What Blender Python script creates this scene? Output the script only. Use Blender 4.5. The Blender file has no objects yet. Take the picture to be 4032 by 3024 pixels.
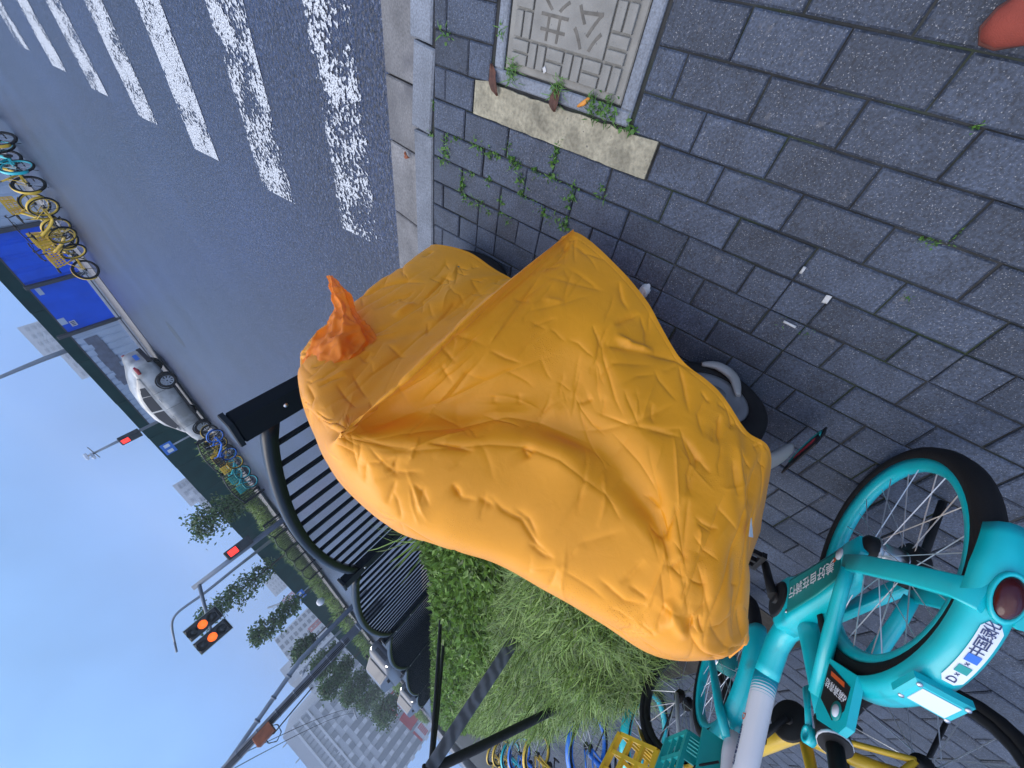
import bpy, bmesh, math, random
import numpy as np
from mathutils import Vector, Matrix, noise as mnoise
random.seed(7)
PI = math.pi
scene = bpy.context.scene
col = scene.collection
# ------------------------------------------------------------------ camera
camd = bpy.data.cameras.new('camera')
cam = bpy.data.objects.new('camera', camd); col.objects.link(cam)
CR = [[0.151543, -0.673635, -0.723361], [-0.784583, -0.527097, 0.326494], [-0.601219, 0.518058, -0.608401]]   # columns: image right, image down, viewing direction
EYE = 1.2267
cam.matrix_world = Matrix(((CR[0][0], -CR[0][1], -CR[0][2], 0), (CR[1][0], -CR[1][1], -CR[1][2], 0), (CR[2][0], -CR[2][1], -CR[2][2], EYE), (0, 0, 0, 1)))
camd.sensor_width = 36; camd.lens = 13.338; camd.clip_start = 0.02; camd.clip_end = 3000
scene.camera = cam
# ------------------------------------------------------------------ sky and light
world = bpy.data.worlds.new('World'); scene.world = world; world.use_nodes = True
nt = world.node_tree; nt.nodes.clear()
wo = nt.nodes.new('ShaderNodeOutputWorld'); bg = nt.nodes.new('ShaderNodeBackground')
sky = nt.nodes.new('ShaderNodeTexSky'); sky.sky_type = 'NISHITA'; sky.sun_disc = False
sky.sun_elevation = math.radians(62); sky.sun_rotation = math.radians(150); sky.dust_density = 3.0; sky.ozone_density = 3.0
skm = nt.nodes.new('ShaderNodeVectorMath'); skm.operation = 'SCALE'; skm.inputs['Scale'].default_value = 0.07
tc = nt.nodes.new('ShaderNodeTexCoord'); sx = nt.nodes.new('ShaderNodeSeparateXYZ')
rp = nt.nodes.new('ShaderNodeValToRGB')
el = rp.color_ramp.elements
el[0].position = 0.0; el[0].color = (0.16, 0.36, 0.80, 1)
el[1].position = 1.0; el[1].color = (1.50, 1.50, 1.66, 1)
e = rp.color_ramp.elements.new(0.10); e.color = (0.145, 0.335, 0.80, 1)
e = rp.color_ramp.elements.new(0.36); e.color = (0.26, 0.52, 0.96, 1)
e = rp.color_ramp.elements.new(0.62); e.color = (0.98, 1.10, 1.46, 1)
cn = nt.nodes.new('ShaderNodeTexNoise'); cn.inputs['Scale'].default_value = 2.8; cn.inputs['Detail'].default_value = 4
cm = nt.nodes.new('ShaderNodeMapRange'); cm.inputs[1].default_value = .3; cm.inputs[2].default_value = .7; cm.inputs[3].default_value = .82; cm.inputs[4].default_value = 1.20
mul = nt.nodes.new('ShaderNodeVectorMath'); mul.operation = 'SCALE'
mx = nt.nodes.new('ShaderNodeMix'); mx.data_type = 'RGBA'; mx.inputs[0].default_value = 0.12
L = nt.links.new
L(tc.outputs['Generated'], sx.inputs[0]); L(sx.outputs['Z'], rp.inputs[0]); L(tc.outputs['Generated'], cn.inputs['Vector'])
L(cn.outputs['Fac'], cm.inputs[0]); L(rp.outputs[0], mul.inputs[0]); L(cm.outputs[0], mul.inputs['Scale'])
L(sky.outputs[0], skm.inputs[0]); L(mul.outputs[0], mx.inputs[6]); L(skm.outputs[0], mx.inputs[7])
L(mx.outputs[2], bg.inputs[0]); bg.inputs[1].default_value = 0.95
L(bg.outputs[0], wo.inputs[0])
sund = bpy.data.lights.new('sun', 'SUN'); sund.energy = 1.5; sund.angle = math.radians(50); sund.color = (1.0, 0.95, 0.88)
sun = bpy.data.objects.new('sun', sund); col.objects.link(sun)
sun.rotation_euler = (math.radians(24), 0, math.radians(235)); sun.location = (0, 0, 30)
vs = scene.view_settings; vs.view_transform = 'Standard'; vs.look = 'None'; vs.gamma = 1; vs.exposure = 0.44; vs.use_curve_mapping = False
scene.render.resolution_x = 1024; scene.render.resolution_y = 768

# ------------------------------------------------------------------ helpers
class MB:
    def __init__(s): s.v = []; s.f = []; s.smooth = []
    def add(s, vs_, fs, sm=False):
        b = len(s.v); s.v += [tuple(p) for p in vs_]
        for f in fs: s.f.append(tuple(b + i for i in f)); s.smooth.append(sm)
        return s
    def box(s, c, d, m=None, ch=0.0):
        x, y, z = d[0] / 2, d[1] / 2, d[2] / 2
        if ch <= 0:
            vs_ = [(-x, -y, -z), (x, -y, -z), (x, y, -z), (-x, y, -z), (-x, -y, z), (x, -y, z), (x, y, z), (-x, y, z)]
            fs = [(3, 2, 1, 0), (4, 5, 6, 7), (0, 1, 5, 4), (1, 2, 6, 5), (2, 3, 7, 6), (3, 0, 4, 7)]
        else:
            a = ch; vs_ = []
            for zz, q in ((-z, 0), (z - a, 0), (z, a)):
                vs_ += [(-x + q, -y + q, zz), (x - q, -y + q, zz), (x - q, y - q, zz), (-x + q, y - q, zz)]
            fs = [(3, 2, 1, 0), (8, 9, 10, 11)]
            for r in (0, 4):
                for i in range(4): fs.append((r + i, r + (i + 1) % 4, r + 4 + (i + 1) % 4, r + 4 + i))
        M = m if m is not None else Matrix.Identity(4)
        c = Vector(c)
        s.add([M @ (Vector(p) + c) for p in vs_], fs); return s
    def bar(s, a, b, w, h, upv=(0, 0, 1)):
        a = Vector(a); b = Vector(b); d = b - a; L_ = d.length; d.normalize()
        u = Vector(upv); r = d.cross(u)
        if r.length < 1e-5: r = d.cross(Vector((1, 0, 0)))
        r.normalize(); u = r.cross(d)
        vs_ = []
        for p in (a, b):
            for i, j in ((-1, -1), (1, -1), (1, 1), (-1, 1)): vs_.append(p + r * (i * w / 2) + u * (j * h / 2))
        s.add(vs_, [(3, 2, 1, 0), (4, 5, 6, 7), (0, 1, 5, 4), (1, 2, 6, 5), (2, 3, 7, 6), (3, 0, 4, 7)]); return s
    def tube(s, pts, r, n=8, caps=True, prof=None, upv=None, closed=False):
        pts = [Vector(p) for p in pts]; N = len(pts)
        rr = r if isinstance(r, (list, tuple)) else [r] * N
        if prof is None: prof = [(math.cos(2 * PI * i / n), math.sin(2 * PI * i / n)) for i in range(n)]
        n = len(prof); ref = None; vs_ = []
        for i, p in enumerate(pts):
            if closed: t = pts[(i + 1) % N] - pts[i - 1]
            else: t = pts[min(i + 1, N - 1)] - pts[max(i - 1, 0)]
            if t.length < 1e-9: t = Vector((0, 0, 1))
            t.normalize()
            if upv is not None: u = Vector(upv)
            elif ref is None: u = Vector((0, 0, 1)) if abs(t.z) < .9 else Vector((1, 0, 0))
            else: u = ref
            a = t.cross(u)
            if a.length < 1e-6: a = t.cross(Vector((.3, .9, .1)))
            a.normalize(); b = a.cross(t); ref = b
            ra = rr[i]
            ra = ra if isinstance(ra, (tuple, list)) else (ra, ra)
            for x, y in prof: vs_.append(p + a * (x * ra[0]) + b * (y * ra[1]))
        fs = []
        for i in range(N if closed else N - 1):
            j = (i + 1) % N
            for q in range(n): fs.append((i * n + q, i * n + (q + 1) % n, j * n + (q + 1) % n, j * n + q))
        sm = n > 5
        s.add(vs_, fs, sm)
        if caps and not closed:
            b = len(s.v) - len(vs_)
            s.f.append(tuple(b + q for q in reversed(range(n)))); s.smooth.append(False)
            s.f.append(tuple(b + (N - 1) * n + q for q in range(n))); s.smooth.append(False)
        return s
    def lathe(s, prof, c=(0, 0, 0), axis='z', n=24, closed=False, a0=0, a1=2 * PI):
        vs_ = []; full = abs(a1 - a0 - 2 * PI) < 1e-6; m = n if full else n + 1; c = Vector(c)
        for i in range(m):
            a = a0 + (a1 - a0) * i / n; ca, sa = math.cos(a), math.sin(a)
            for r, h in prof:
                if axis == 'z': p = Vector((r * ca, r * sa, h))
                elif axis == 'y': p = Vector((r * ca, h, r * sa))
                else: p = Vector((h, r * ca, r * sa))
                vs_.append(c + p)
        k = len(prof); fs = []
        for i in range(n):
            j = (i + 1) % m
            for q in range(k if closed else k - 1): fs.append((i * k + q, i * k + (q + 1) % k, j * k + (q + 1) % k, j * k + q))
        s.add(vs_, fs, True); return s
    def prism(s, poly, z0, z1, M=None):
        n = len(poly); vs_ = [(x, y, z0) for x, y in poly] + [(x, y, z1) for x, y in poly]
        if M is not None: vs_ = [M @ Vector(p) for p in vs_]
        s.add(vs_, [tuple(reversed(range(n))), tuple(range(n, 2 * n))] + [(i, (i + 1) % n, n + (i + 1) % n, n + i) for i in range(n)]); return s
    def mesh(s, name):
        me = bpy.data.meshes.new(name); me.from_pydata(s.v, [], s.f); me.update()
        if any(s.smooth): me.polygons.foreach_set('use_smooth', s.smooth)
        return me
    def build(s, name, m, parent=None, loc=None, fixn=True):
        me = s.mesh(name)
        if fixn:
            bm = bmesh.new(); bm.from_mesh(me); bmesh.ops.recalc_face_normals(bm, faces=bm.faces); bm.to_mesh(me); bm.free()
        if m: me.materials.append(m)
        return link(name, me, parent, loc)
def link(name, me, parent=None, loc=None):
    o = bpy.data.objects.new(name, me); col.objects.link(o)
    if loc is not None: o.location = loc
    if parent is not None: o.parent = parent
    return o
def tag(o, label=None, cat=None, group=None, kind=None):
    if label: o['label'] = label
    if cat: o['category'] = cat
    if group: o['group'] = group
    if kind: o['kind'] = kind
    return o
def empty(name, loc=(0, 0, 0), rz=0, label=None, cat=None, group=None):
    o = bpy.data.objects.new(name, None); col.objects.link(o); o.location = loc; o.rotation_euler = (0, 0, rz); o.empty_display_size = .1
    return tag(o, label, cat, group)
def copy_tree(o, parent=None):
    c = o.copy(); col.objects.link(c); c.parent = parent
    for ch in list(o.children): copy_tree(ch, c)
    return c

# ------------------------------------------------------------------ materials
MATS = {}
def mat(name, c, rough=.6, metal=0, var=0.0, vscale=6.0, bump=0.0, bscale=40.0, spec=.5, speck=None, sscale=200, sthr=.62, rnd=0.0, trans=0.0, alpha=1.0, coat=0, dirt=None, dscale=3.0, dthr=.55, var2=0, v2scale=200):
    m = bpy.data.materials.new(name); m.use_nodes = True; t = m.node_tree; b = t.nodes['Principled BSDF']; ln = t.links.new
    b.inputs['Base Color'].default_value = (*c, 1); b.inputs['Roughness'].default_value = rough; b.inputs['Metallic'].default_value = metal
    b.inputs['Specular IOR Level'].default_value = spec
    if coat: b.inputs['Coat Weight'].default_value = coat; b.inputs['Coat Roughness'].default_value = .15
    if trans: b.inputs['Transmission Weight'].default_value = trans
    if alpha < 1: b.inputs['Alpha'].default_value = alpha
    tcn = t.nodes.new('ShaderNodeTexCoord'); cur = None
    oi = None
    vec = tcn.outputs['Object']
    if rnd:
        oi = t.nodes.new('ShaderNodeObjectInfo')
        ad = t.nodes.new('ShaderNodeVectorMath'); ad.operation = 'ADD'; ln(vec, ad.inputs[0])
        sc_ = t.nodes.new('ShaderNodeVectorMath'); sc_.operation = 'SCALE'; sc_.inputs[0].default_value = (31, 17, 7); ln(oi.outputs['Random'], sc_.inputs['Scale']); ln(sc_.outputs[0], ad.inputs[1]); vec = ad.outputs[0]
    def noise_(s_, det=4):
        n_ = t.nodes.new('ShaderNodeTexNoise'); n_.inputs['Scale'].default_value = s_; n_.inputs['Detail'].default_value = det; ln(vec, n_.inputs['Vector']); return n_
    def scale_by(fac_out, lo, hi, f0=.3, f1=.7):
        nonlocal cur
        mr = t.nodes.new('ShaderNodeMapRange'); mr.inputs[1].default_value = f0; mr.inputs[2].default_value = f1; mr.inputs[3].default_value = lo; mr.inputs[4].default_value = hi; ln(fac_out, mr.inputs[0])
        vm = t.nodes.new('ShaderNodeVectorMath'); vm.operation = 'SCALE'
        if cur is None: vm.inputs[0].default_value = c
        else: ln(cur, vm.inputs[0])
        ln(mr.outputs[0], vm.inputs['Scale']); cur = vm.outputs[0]
    def mix_in(fac_out, color, f0, f1, amt=1.0):
        nonlocal cur
        mr = t.nodes.new('ShaderNodeMapRange'); mr.inputs[1].default_value = f0; mr.inputs[2].default_value = f1; mr.inputs[3].default_value = 0; mr.inputs[4].default_value = amt; ln(fac_out, mr.inputs[0])
        mxn = t.nodes.new('ShaderNodeMix'); mxn.data_type = 'RGBA'; ln(mr.outputs[0], mxn.inputs[0])
        if cur is None: mxn.inputs[6].default_value = (*c, 1)
        else: ln(cur, mxn.inputs[6])
        mxn.inputs[7].default_value = (*color, 1); cur = mxn.outputs[2]
    if rnd: scale_by(oi.outputs['Random'], 1 - rnd, 1 + rnd, 0, 1)
    if var: scale_by(noise_(vscale, 6).outputs['Fac'], 1 - var, 1 + var)
    if var2: scale_by(noise_(v2scale, 3).outputs['Fac'], 1 - var2, 1 + var2)
    if speck: mix_in(noise_(sscale, 2).outputs['Fac'], speck, sthr, sthr + .1)
    if dirt: mix_in(noise_(dscale, 7).outputs['Fac'], dirt, dthr, dthr + .15, .75)
    if cur is not None: ln(cur, b.inputs['Base Color'])
    if bump:
        bn = t.nodes.new('ShaderNodeBump'); bn.inputs['Strength'].default_value = 1; bn.inputs['Distance'].default_value = bump
        ln(noise_(bscale, 5).outputs['Fac'], bn.inputs['Height']); ln(bn.outputs[0], b.inputs['Normal'])
    MATS[name] = m; return m
def emis(name, c, st):
    m = bpy.data.materials.new(name); m.use_nodes = True; b = m.node_tree.nodes['Principled BSDF']
    b.inputs['Base Color'].default_value = (*c, 1); b.inputs['Emission Color'].default_value = (*c, 1); b.inputs['Emission Strength'].default_value = st; MATS[name] = m; return m
def leafmat(name, c, rnd=.35):
    m = bpy.data.materials.new(name); m.use_nodes = True; t = m.node_tree; b = t.nodes['Principled BSDF']; ln = t.links.new
    g = t.nodes.new('ShaderNodeNewGeometry'); n_ = t.nodes.new('ShaderNodeMapRange'); n_.inputs[3].default_value = 1 - rnd; n_.inputs[4].default_value = 1 + rnd
    ln(g.outputs['Random Per Island'], n_.inputs[0]); v = t.nodes.new('ShaderNodeVectorMath'); v.operation = 'SCALE'; v.inputs[0].default_value = c; ln(n_.outputs[0], v.inputs['Scale'])
    ln(v.outputs[0], b.inputs['Base Color']); b.inputs['Roughness'].default_value = .45; b.inputs['Subsurface Weight'].default_value = 0
    tr = t.nodes.new('ShaderNodeBsdfTranslucent'); ln(v.outputs[0], tr.inputs[0]); ms = t.nodes.new('ShaderNodeMixShader'); ms.inputs[0].default_value = .3
    ln(b.outputs[0], ms.inputs[1]); ln(tr.outputs[0], ms.inputs[2]); ln(ms.outputs[0], t.nodes['Material Output'].inputs[0]); MATS[name] = m; return m
M_asphalt = mat('asphalt', (.012, .021, .052), .30, var=.38, vscale=.7, var2=.9, v2scale=62, bump=.008, bscale=75, speck=(.10, .125, .19), sscale=95, sthr=.60, spec=.5)
M_paver = mat('paver_concrete', (.033, .045, .072), .55, var=.25, vscale=14, var2=.5, v2scale=170, bump=.0018, bscale=420, speck=(.24, .25, .27), sscale=330, sthr=.63, rnd=.26, dirt=(.15, .15, .16), dscale=22, dthr=.67, spec=.4)
M_joint = mat('joint_soil', (.020, .022, .024), .95, var=.4, vscale=20, dirt=(.02, .035, .012), dscale=6, dthr=.5)
M_kerb = mat('kerb_granite', (.135, .155, .190), .75, var=.18, vscale=9, var2=.25, v2scale=160, bump=.002, bscale=150, speck=(.10, .10, .11), sscale=300, sthr=.62, rnd=.15)
M_gutter = mat('gutter_concrete', (.135, .135, .14), .75, var2=.25, v2scale=120, var=.25, vscale=7, bump=.002, bscale=150, rnd=.15, dirt=(.07, .07, .08), dscale=5)
M_cream = mat('cream_mortar', (.25, .235, .175), .85, var=.38, vscale=12, var2=.25, v2scale=90, bump=.003, bscale=120, speck=(.13, .12, .10), sscale=90, sthr=.66)
M_lid = mat('cover_concrete', (.185, .185, .175), .75, var=.2, vscale=14, bump=.0015, bscale=220, speck=(.07, .07, .07), sscale=110, sthr=.70)
M_soil = mat('soil', (.035, .03, .024), .95, var=.4, vscale=6, bump=.01, bscale=30)
M_black = mat('black_paint', (.010, .012, .016), .38, var=.2, vscale=10)
M_rubber = mat('rubber', (.009, .009, .010), .8, spec=.25, bump=.0008, bscale=300)
M_steel = mat('steel', (.50, .51, .53), .32, metal=1)
M_spoke = mat('spoke_steel', (.62, .64, .66), .35, metal=.7)
M_dark = mat('dark_plastic', (.010, .010, .011), .55, spec=.3)
M_turq = mat('turquoise_paint', (.0, .45, .50), .36, var=.12, vscale=8, coat=.25, dirt=(.02, .22, .25), dscale=14, dthr=.64)
M_turq2 = mat('turquoise_dull', (.004, .21, .20), .5, var=.12, vscale=12)
M_white = mat('white_paint', (.62, .64, .68), .4, var=.06, coat=.2)
M_yellow = mat('yellow_paint', (.62, .40, .02), .42, var=.15, vscale=9, coat=.2, dirt=(.30, .18, .02), dscale=10, dthr=.64)
M_blue = mat('blue_paint', (.01, .16, .62), .4, var=.1, coat=.2)
M_teal = mat('teal_plastic', (.0, .27, .26), .45, var=.12)
M_red = mat('red_lens', (.045, .003, .005), .2, spec=.4, coat=.15)
M_plate = mat('sticker_white', (.60, .66, .74), .45)
M_ink = mat('ink_navy', (.02, .035, .12), .5)
M_inkw = mat('ink_white', (.62, .66, .70), .5)
M_orange = mat('ink_orange', (.55, .09, .015), .5)
M_inkblue = mat('ink_blue', (.02, .14, .55), .5)
M_leafb = leafmat('broad_leaf', (.140, .240, .046), .65)
M_leafn = leafmat('narrow_leaf', (.165, .255, .055), .65)
M_weed = leafmat('weed_leaf', (.085, .20, .035))
M_treeleaf = leafmat('tree_leaf', (.055, .115, .032), .5)
M_bark = mat('bark', (.045, .038, .032), .9, var=.3, vscale=14, bump=.004, bscale=40)
# ================================================================== SETTING
def px(p):
    d = (p[0], p[1], p[2] - EYE); q = [sum(CR[i][j] * d[i] for i in range(3)) for j in range(3)]
    if q[2] < .05: return None
    f = 1493.89 * 1024 / 4032; return 512 + f * q[0] / q[2], 384 + f * q[1] / q[2]
def sheet(name, x0, x1, y0, y1, z, m, parent=None):
    return MB().add([(x0, y0, z), (x1, y0, z), (x1, y1, z), (x0, y1, z)], [(0, 1, 2, 3)]).build(name, m, parent)
FA = math.radians(11.44)                                   # the far side of the road runs at this angle
def far(xf, yf, z=0.0): return Vector((xf * math.cos(FA) - yf * math.sin(FA), xf * math.sin(FA) + yf * math.cos(FA), z))
tag(sheet('ground', -430, 150, -150, 290, -.16, M_soil), kind='structure')
road = tag(MB().add([(-330, 1.6, -.10), (60, 1.6, -.10), far(60, 23, -.10), far(-330, 23, -.10)], [(0, 1, 2, 3)]).build('road', M_asphalt), kind='structure')
side = tag(sheet('sidewalk', -60, 8, -14, 1.26, -.0075, M_joint), kind='structure')
# ---- pavers
def paver_mesh(l, w, groove=False):
    b = MB(); ch = .004
    if groove: b.box((0, -l / 4 - .0008, -.03), (w, l / 2 - .0016, .06), ch=ch * .6); b.box((0, l / 4 + .0008, -.03), (w, l / 2 - .0016, .06), ch=ch * .6)
    else: b.box((0, 0, -.03), (w, l, .06), ch=ch)
    me = b.mesh('paver'); me.materials.append(M_paver); return me
PL, PW, GAP = .19998, .09535, .0038
std = [paver_mesh(PL - GAP, PW - GAP), paver_mesh(PL - GAP - .0025, PW - GAP - .002), paver_mesh(PL - GAP, PW - GAP, True)]
tiles = []
for v in range(-8, 150):
    xc = .1315 - (v + .5) * PW
    if xc > -.245: iv = [(-9, .468), (.988, 1.243)]
    elif xc > -.345: iv = [(-9, .371), (1.054, 1.243)]
    else: iv = [(-9, 1.243)]
    off = 0 if v % 2 else .5
    for u in range(-6, 26):
        ya = .2862 - (u + off) * PL; yb = ya + PL
        for lo, hi in iv:
            a, b_ = max(ya, lo), min(yb, hi)
            if b_ - a < .03: continue
            cor = [px((xc + sx_ * PW / 2, yy, 0)) for sx_ in (-1, 1) for yy in (a, b_)]
            if any(c is None for c in cor): tiles.append((0, xc, a, b_)); continue
            X0, X1 = min(c[0] for c in cor), max(c[0] for c in cor); Y0, Y1 = min(c[1] for c in cor), max(c[1] for c in cor)
            out_ = X1 < -12 or X0 > 1036 or Y1 < -12 or Y0 > 780
            q = [cor[0], cor[1], cor[3], cor[2]]
            ar = abs(sum(q[i][0] * q[(i + 1) % 4][1] - q[(i + 1) % 4][0] * q[i][1] for i in range(4))) / 2
            hid = any(xa < xc < xb and yc < (a + b_) / 2 < yd for xa, xb, yc, yd in ((-2.6, -1.02, -.15, .5), (-9.5, -2.6, -.85, 1.2)))
            if xc > -9 or ar > 1.2: tiles.append((0 if (hid or out_ or ar < 1.2) else ar, xc, a, b_))
tiles.sort(reverse=True)
rest = MB()
for i, (ar, xc, a, b_) in enumerate(tiles):
    h = b_ - a; z = random.uniform(-.0026, .0018)
    if i < 300 and ar > 0:
        if h > PL - .004: me = random.choices(std, (6, 4, .9))[0]
        else: me = paver_mesh(h - GAP, PW - GAP)
        o = link('paver', me, side, (xc, (a + b_) / 2, z)); o.rotation_euler = (random.uniform(-.010, .010), random.uniform(-.018, .018), random.uniform(-.013, .013))
    else: rest.box((xc, (a + b_) / 2, z - .03), (PW - GAP, h - GAP, .06), ch=.004)
if rest.f: tag(rest.build('paver_field', M_paver, side), kind='stuff')
# ---- kerb stones and gutter slabs
kx = [.6, -.2, -.47, -1.25, -2.05, -2.85, -3.65, -4.45, -5.25, -6.05, -7.2, -9, -11, -14, -18]
for i in range(len(kx) - 1):
    a, b_ = kx[i], kx[i + 1]; o = link('kerb_stone', None) if False else None
    d = random.uniform(-.004, .004)
    o = MB().box((0, 0, -.09), (a - b_ - .006, .105, .18), ch=.006).build('kerb_stone', M_kerb, None, ((a + b_) / 2, 1.3 + d + (-.035 if a < .59 and a > -.3 and False else 0), .004 + random.uniform(-.002, .003)))
    tag(o, None, None, None, 'structure')
    if i == 0: o.rotation_euler = (0, 0, -.06); o.location.y = 1.282
    if i == 1: o.rotation_euler = (0, 0, -.09); o.location.y = 1.300
gx = [.6, -.1, -.345, -.585, -.91, -1.35, -1.85, -2.35, -2.85, -3.4, -4.0, -4.8, -6, -8, -11, -15]
for i in range(len(gx) - 1):
    a, b_ = gx[i], gx[i + 1]
    o = MB().box((0, 0, -.06), (a - b_ - .007, .236, .12), ch=.005).build('gutter_slab', M_gutter, None, ((a + b_) / 2, 1.478, -.055 + random.uniform(-.002, .002)))
    o.rotation_euler = (-.16, 0, 0); tag(o, kind='structure')
# ---- crosswalk
def paint_mat(i, thr, soft=.025):
    m = bpy.data.materials.new('road_paint'); m.use_nodes = True; t = m.node_tree; b = t.nodes['Principled BSDF']; ln = t.links.new
    tcn = t.nodes.new('ShaderNodeTexCoord'); mp = t.nodes.new('ShaderNodeMapping'); mp.inputs['Location'].default_value = (i * 3.3, i * 1.7, 0); ln(tcn.outputs['Object'], mp.inputs[0])
    n1 = t.nodes.new('ShaderNodeTexNoise'); n1.inputs['Scale'].default_value = 46; n1.inputs['Detail'].default_value = 3; ln(mp.outputs[0], n1.inputs['Vector'])
    n2 = t.nodes.new('ShaderNodeTexNoise'); n2.inputs['Scale'].default_value = 5; n2.inputs['Detail'].default_value = 4; ln(mp.outputs[0], n2.inputs['Vector'])
    ad = t.nodes.new('ShaderNodeMath'); ad.operation = 'MULTIPLY_ADD'; ad.inputs[1].default_value = 1.0; ln(n2.outputs['Fac'], ad.inputs[0]); ln(n1.outputs['Fac'], ad.inputs[2])
    # fade towards the long edges of the stripe
    sxn = t.nodes.new('ShaderNodeSeparateXYZ'); ln(tcn.outputs['Object'], sxn.inputs[0]); ab = t.nodes.new('ShaderNodeMath'); ab.operation = 'ABSOLUTE'; ln(sxn.outputs['Y'], ab.inputs[0])
    e_ = t.nodes.new('ShaderNodeMapRange'); e_.inputs[1].default_value = .12; e_.inputs[2].default_value = .21; e_.inputs[3].default_value = 0; e_.inputs[4].default_value = .05 if i else .14; ln(ab.outputs[0], e_.inputs[0])
    sb = t.nodes.new('ShaderNodeMath'); sb.operation = 'SUBTRACT'; ln(ad.outputs[0], sb.inputs[0]); ln(e_.outputs[0], sb.inputs[1])
    mr = t.nodes.new('ShaderNodeMapRange'); mr.inputs[1].default_value = thr; mr.inputs[2].default_value = thr + soft; ln(sb.outputs[0], mr.inputs[0])
    n3 = t.nodes.new('ShaderNodeTexNoise'); n3.inputs['Scale'].default_value = 130; n3.inputs['Detail'].default_value = 2; ln(mp.outputs[0], n3.inputs['Vector'])
    m3 = t.nodes.new('ShaderNodeMapRange'); m3.inputs[1].default_value = .40; m3.inputs[2].default_value = .47; m3.inputs[3].default_value = .25; ln(n3.outputs['Fac'], m3.inputs[0])
    pm = t.nodes.new('ShaderNodeMath'); pm.operation = 'MULTIPLY'; ln(mr.outputs[0], pm.inputs[0]); ln(m3.outputs[0], pm.inputs[1]); mr = pm
    b.inputs['Base Color'].default_value = (.50, .53, .57, 1); b.inputs['Roughness'].default_value = .6
    tb = t.nodes.new('ShaderNodeBsdfTransparent'); ms = t.nodes.new('ShaderNodeMixShader'); ln(mr.outputs[0], ms.inputs[0]); ln(tb.outputs[0], ms.inputs[1]); ln(b.outputs[0], ms.inputs[2]); ln(ms.outputs[0], t.nodes['Material Output'].inputs[0])
    bp = t.nodes.new('ShaderNodeBump'); bp.inputs['Distance'].default_value = .003; ln(mr.outputs[0], bp.inputs['Height']); ln(bp.outputs[0], b.inputs['Normal'])
    return m
stripes = [(1.97, .34, -1.2, .885), (2.86, .40, -1.27, .845), (3.86, .40, -1.31, .72), (4.88, .40, -1.34, .76), (5.93, .42, -1.37, .76), (6.98, .44, -1.40, .70), (8.1, .42, -1.43, .82), (9.2, .42, -1.46, .80)]
for i, (yc, w, xe, thr) in enumerate(stripes):
    n = 40; poly = []
    for q in range(n + 1): poly.append((xe + (5.2 - xe) * q / n, yc - w / 2 + random.uniform(-.008, .008)))
    for q in range(n, -1, -1): poly.append((xe + (5.2 - xe) * q / n - (.03 if q == 0 else 0), yc + w / 2 + random.uniform(-.008, .008)))
    o = MB().add([(x, y - yc, 0) for x, y in poly], [tuple(range(len(poly)))]).build('crosswalk_stripe', paint_mat(i, thr + .115 + (.035 if i > 1 else .012)), road, (0, yc, -.096))
    o['label'] = 'worn white crosswalk stripe'
# ---- service cover in the sidewalk
sx0 = -.239
mh = empty('service_cover', (.005, .7255, 0), 0, 'square concrete service cover with raised basket weave border, set in the sidewalk by the kerb', 'manhole cover')
f = MB(); fw_ = .036
X0, X1, Y0, Y1 = -.244, .25, -.2475, .2475
for c, d in (((X0 + fw_ / 2, 0), (fw_, Y1 - Y0)), ((X1 - fw_ / 2, 0), (fw_, Y1 - Y0)), ((.003, Y0 + fw_ / 2), (X1 - X0 - 2 * fw_, fw_)), ((.003, Y1 - fw_ / 2), (X1 - X0 - 2 * fw_, fw_))):
    f.box((c[0], c[1], -.028), (d[0], d[1], .06), ch=.004)
f.build('frame', M_kerb, mh)
pl = MB().box((.003, 0, -.025), (.410, .413, .05), ch=.003).build('plate', M_lid, mh, (0, 0, -.0035))
cs = .062; blk = [MB().box((0, 0, 0), (cs - .006, cs / 2 - .006, .008), ch=.0015).mesh('block'), None]
blk[0].materials.append(M_lid)
for i in range(6):
    for j in range(6):
        if 0 < i < 5 and 0 < j < 5: continue
        cx, cy = (i - 2.5) * cs, (j - 2.5) * cs
        for s_ in (-1, 1):
            o = link('block', blk[0], mh, None)
            if (i + j) % 2: o.location = (cx + s_ * cs / 4, cy, .001); o.rotation_euler = (0, 0, PI / 2)
            else: o.location = (cx, cy + s_ * cs / 4, .001)
MB().box((0, 0, 0), (cs * 4 - .006, cs * 4 - .006, .008), ch=.0015).build('centre_panel', M_lid, mh, (0, 0, .0008))
def text(body, size, m, name='lettering', parent=None, ex=.0008, mw=None, spacing=1.0):
    cu = bpy.data.curves.new(name, 'FONT'); cu.body = body; cu.size = size; cu.extrude = ex; cu.align_x = 'CENTER'; cu.align_y = 'CENTER'; cu.space_character = spacing; cu.resolution_u = 3
    o = bpy.data.objects.new('tmp', cu); col.objects.link(o); dg = bpy.context.evaluated_depsgraph_get(); me = bpy.data.meshes.new_from_object(o.evaluated_get(dg))
    bpy.data.objects.remove(o); me.materials.clear(); me.materials.append(m); t = link(name, me, parent)
    if mw is not None: t.matrix_local = mw
    return t
def frame_m(o, xd, yd):
    x = Vector(xd).normalized(); y = Vector(yd); y = (y - x * y.dot(x)).normalized(); z = x.cross(y)
    return Matrix(((x.x, y.x, z.x, o[0]), (x.y, y.y, z.y, o[1]), (x.z, y.z, z.z, o[2]), (0, 0, 0, 1)))
M_groove = mat('groove_shade', (.10, .095, .085), .85, var=.3, vscale=40)  # darker tone paints the shade of engraved strokes onto the characters
text('公共', .098, M_groove, 'lettering', mh, .0006, frame_m((-.062, -.005, .0052), (0, 1, 0), (-1, 0, 0)), 1.25)
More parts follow.
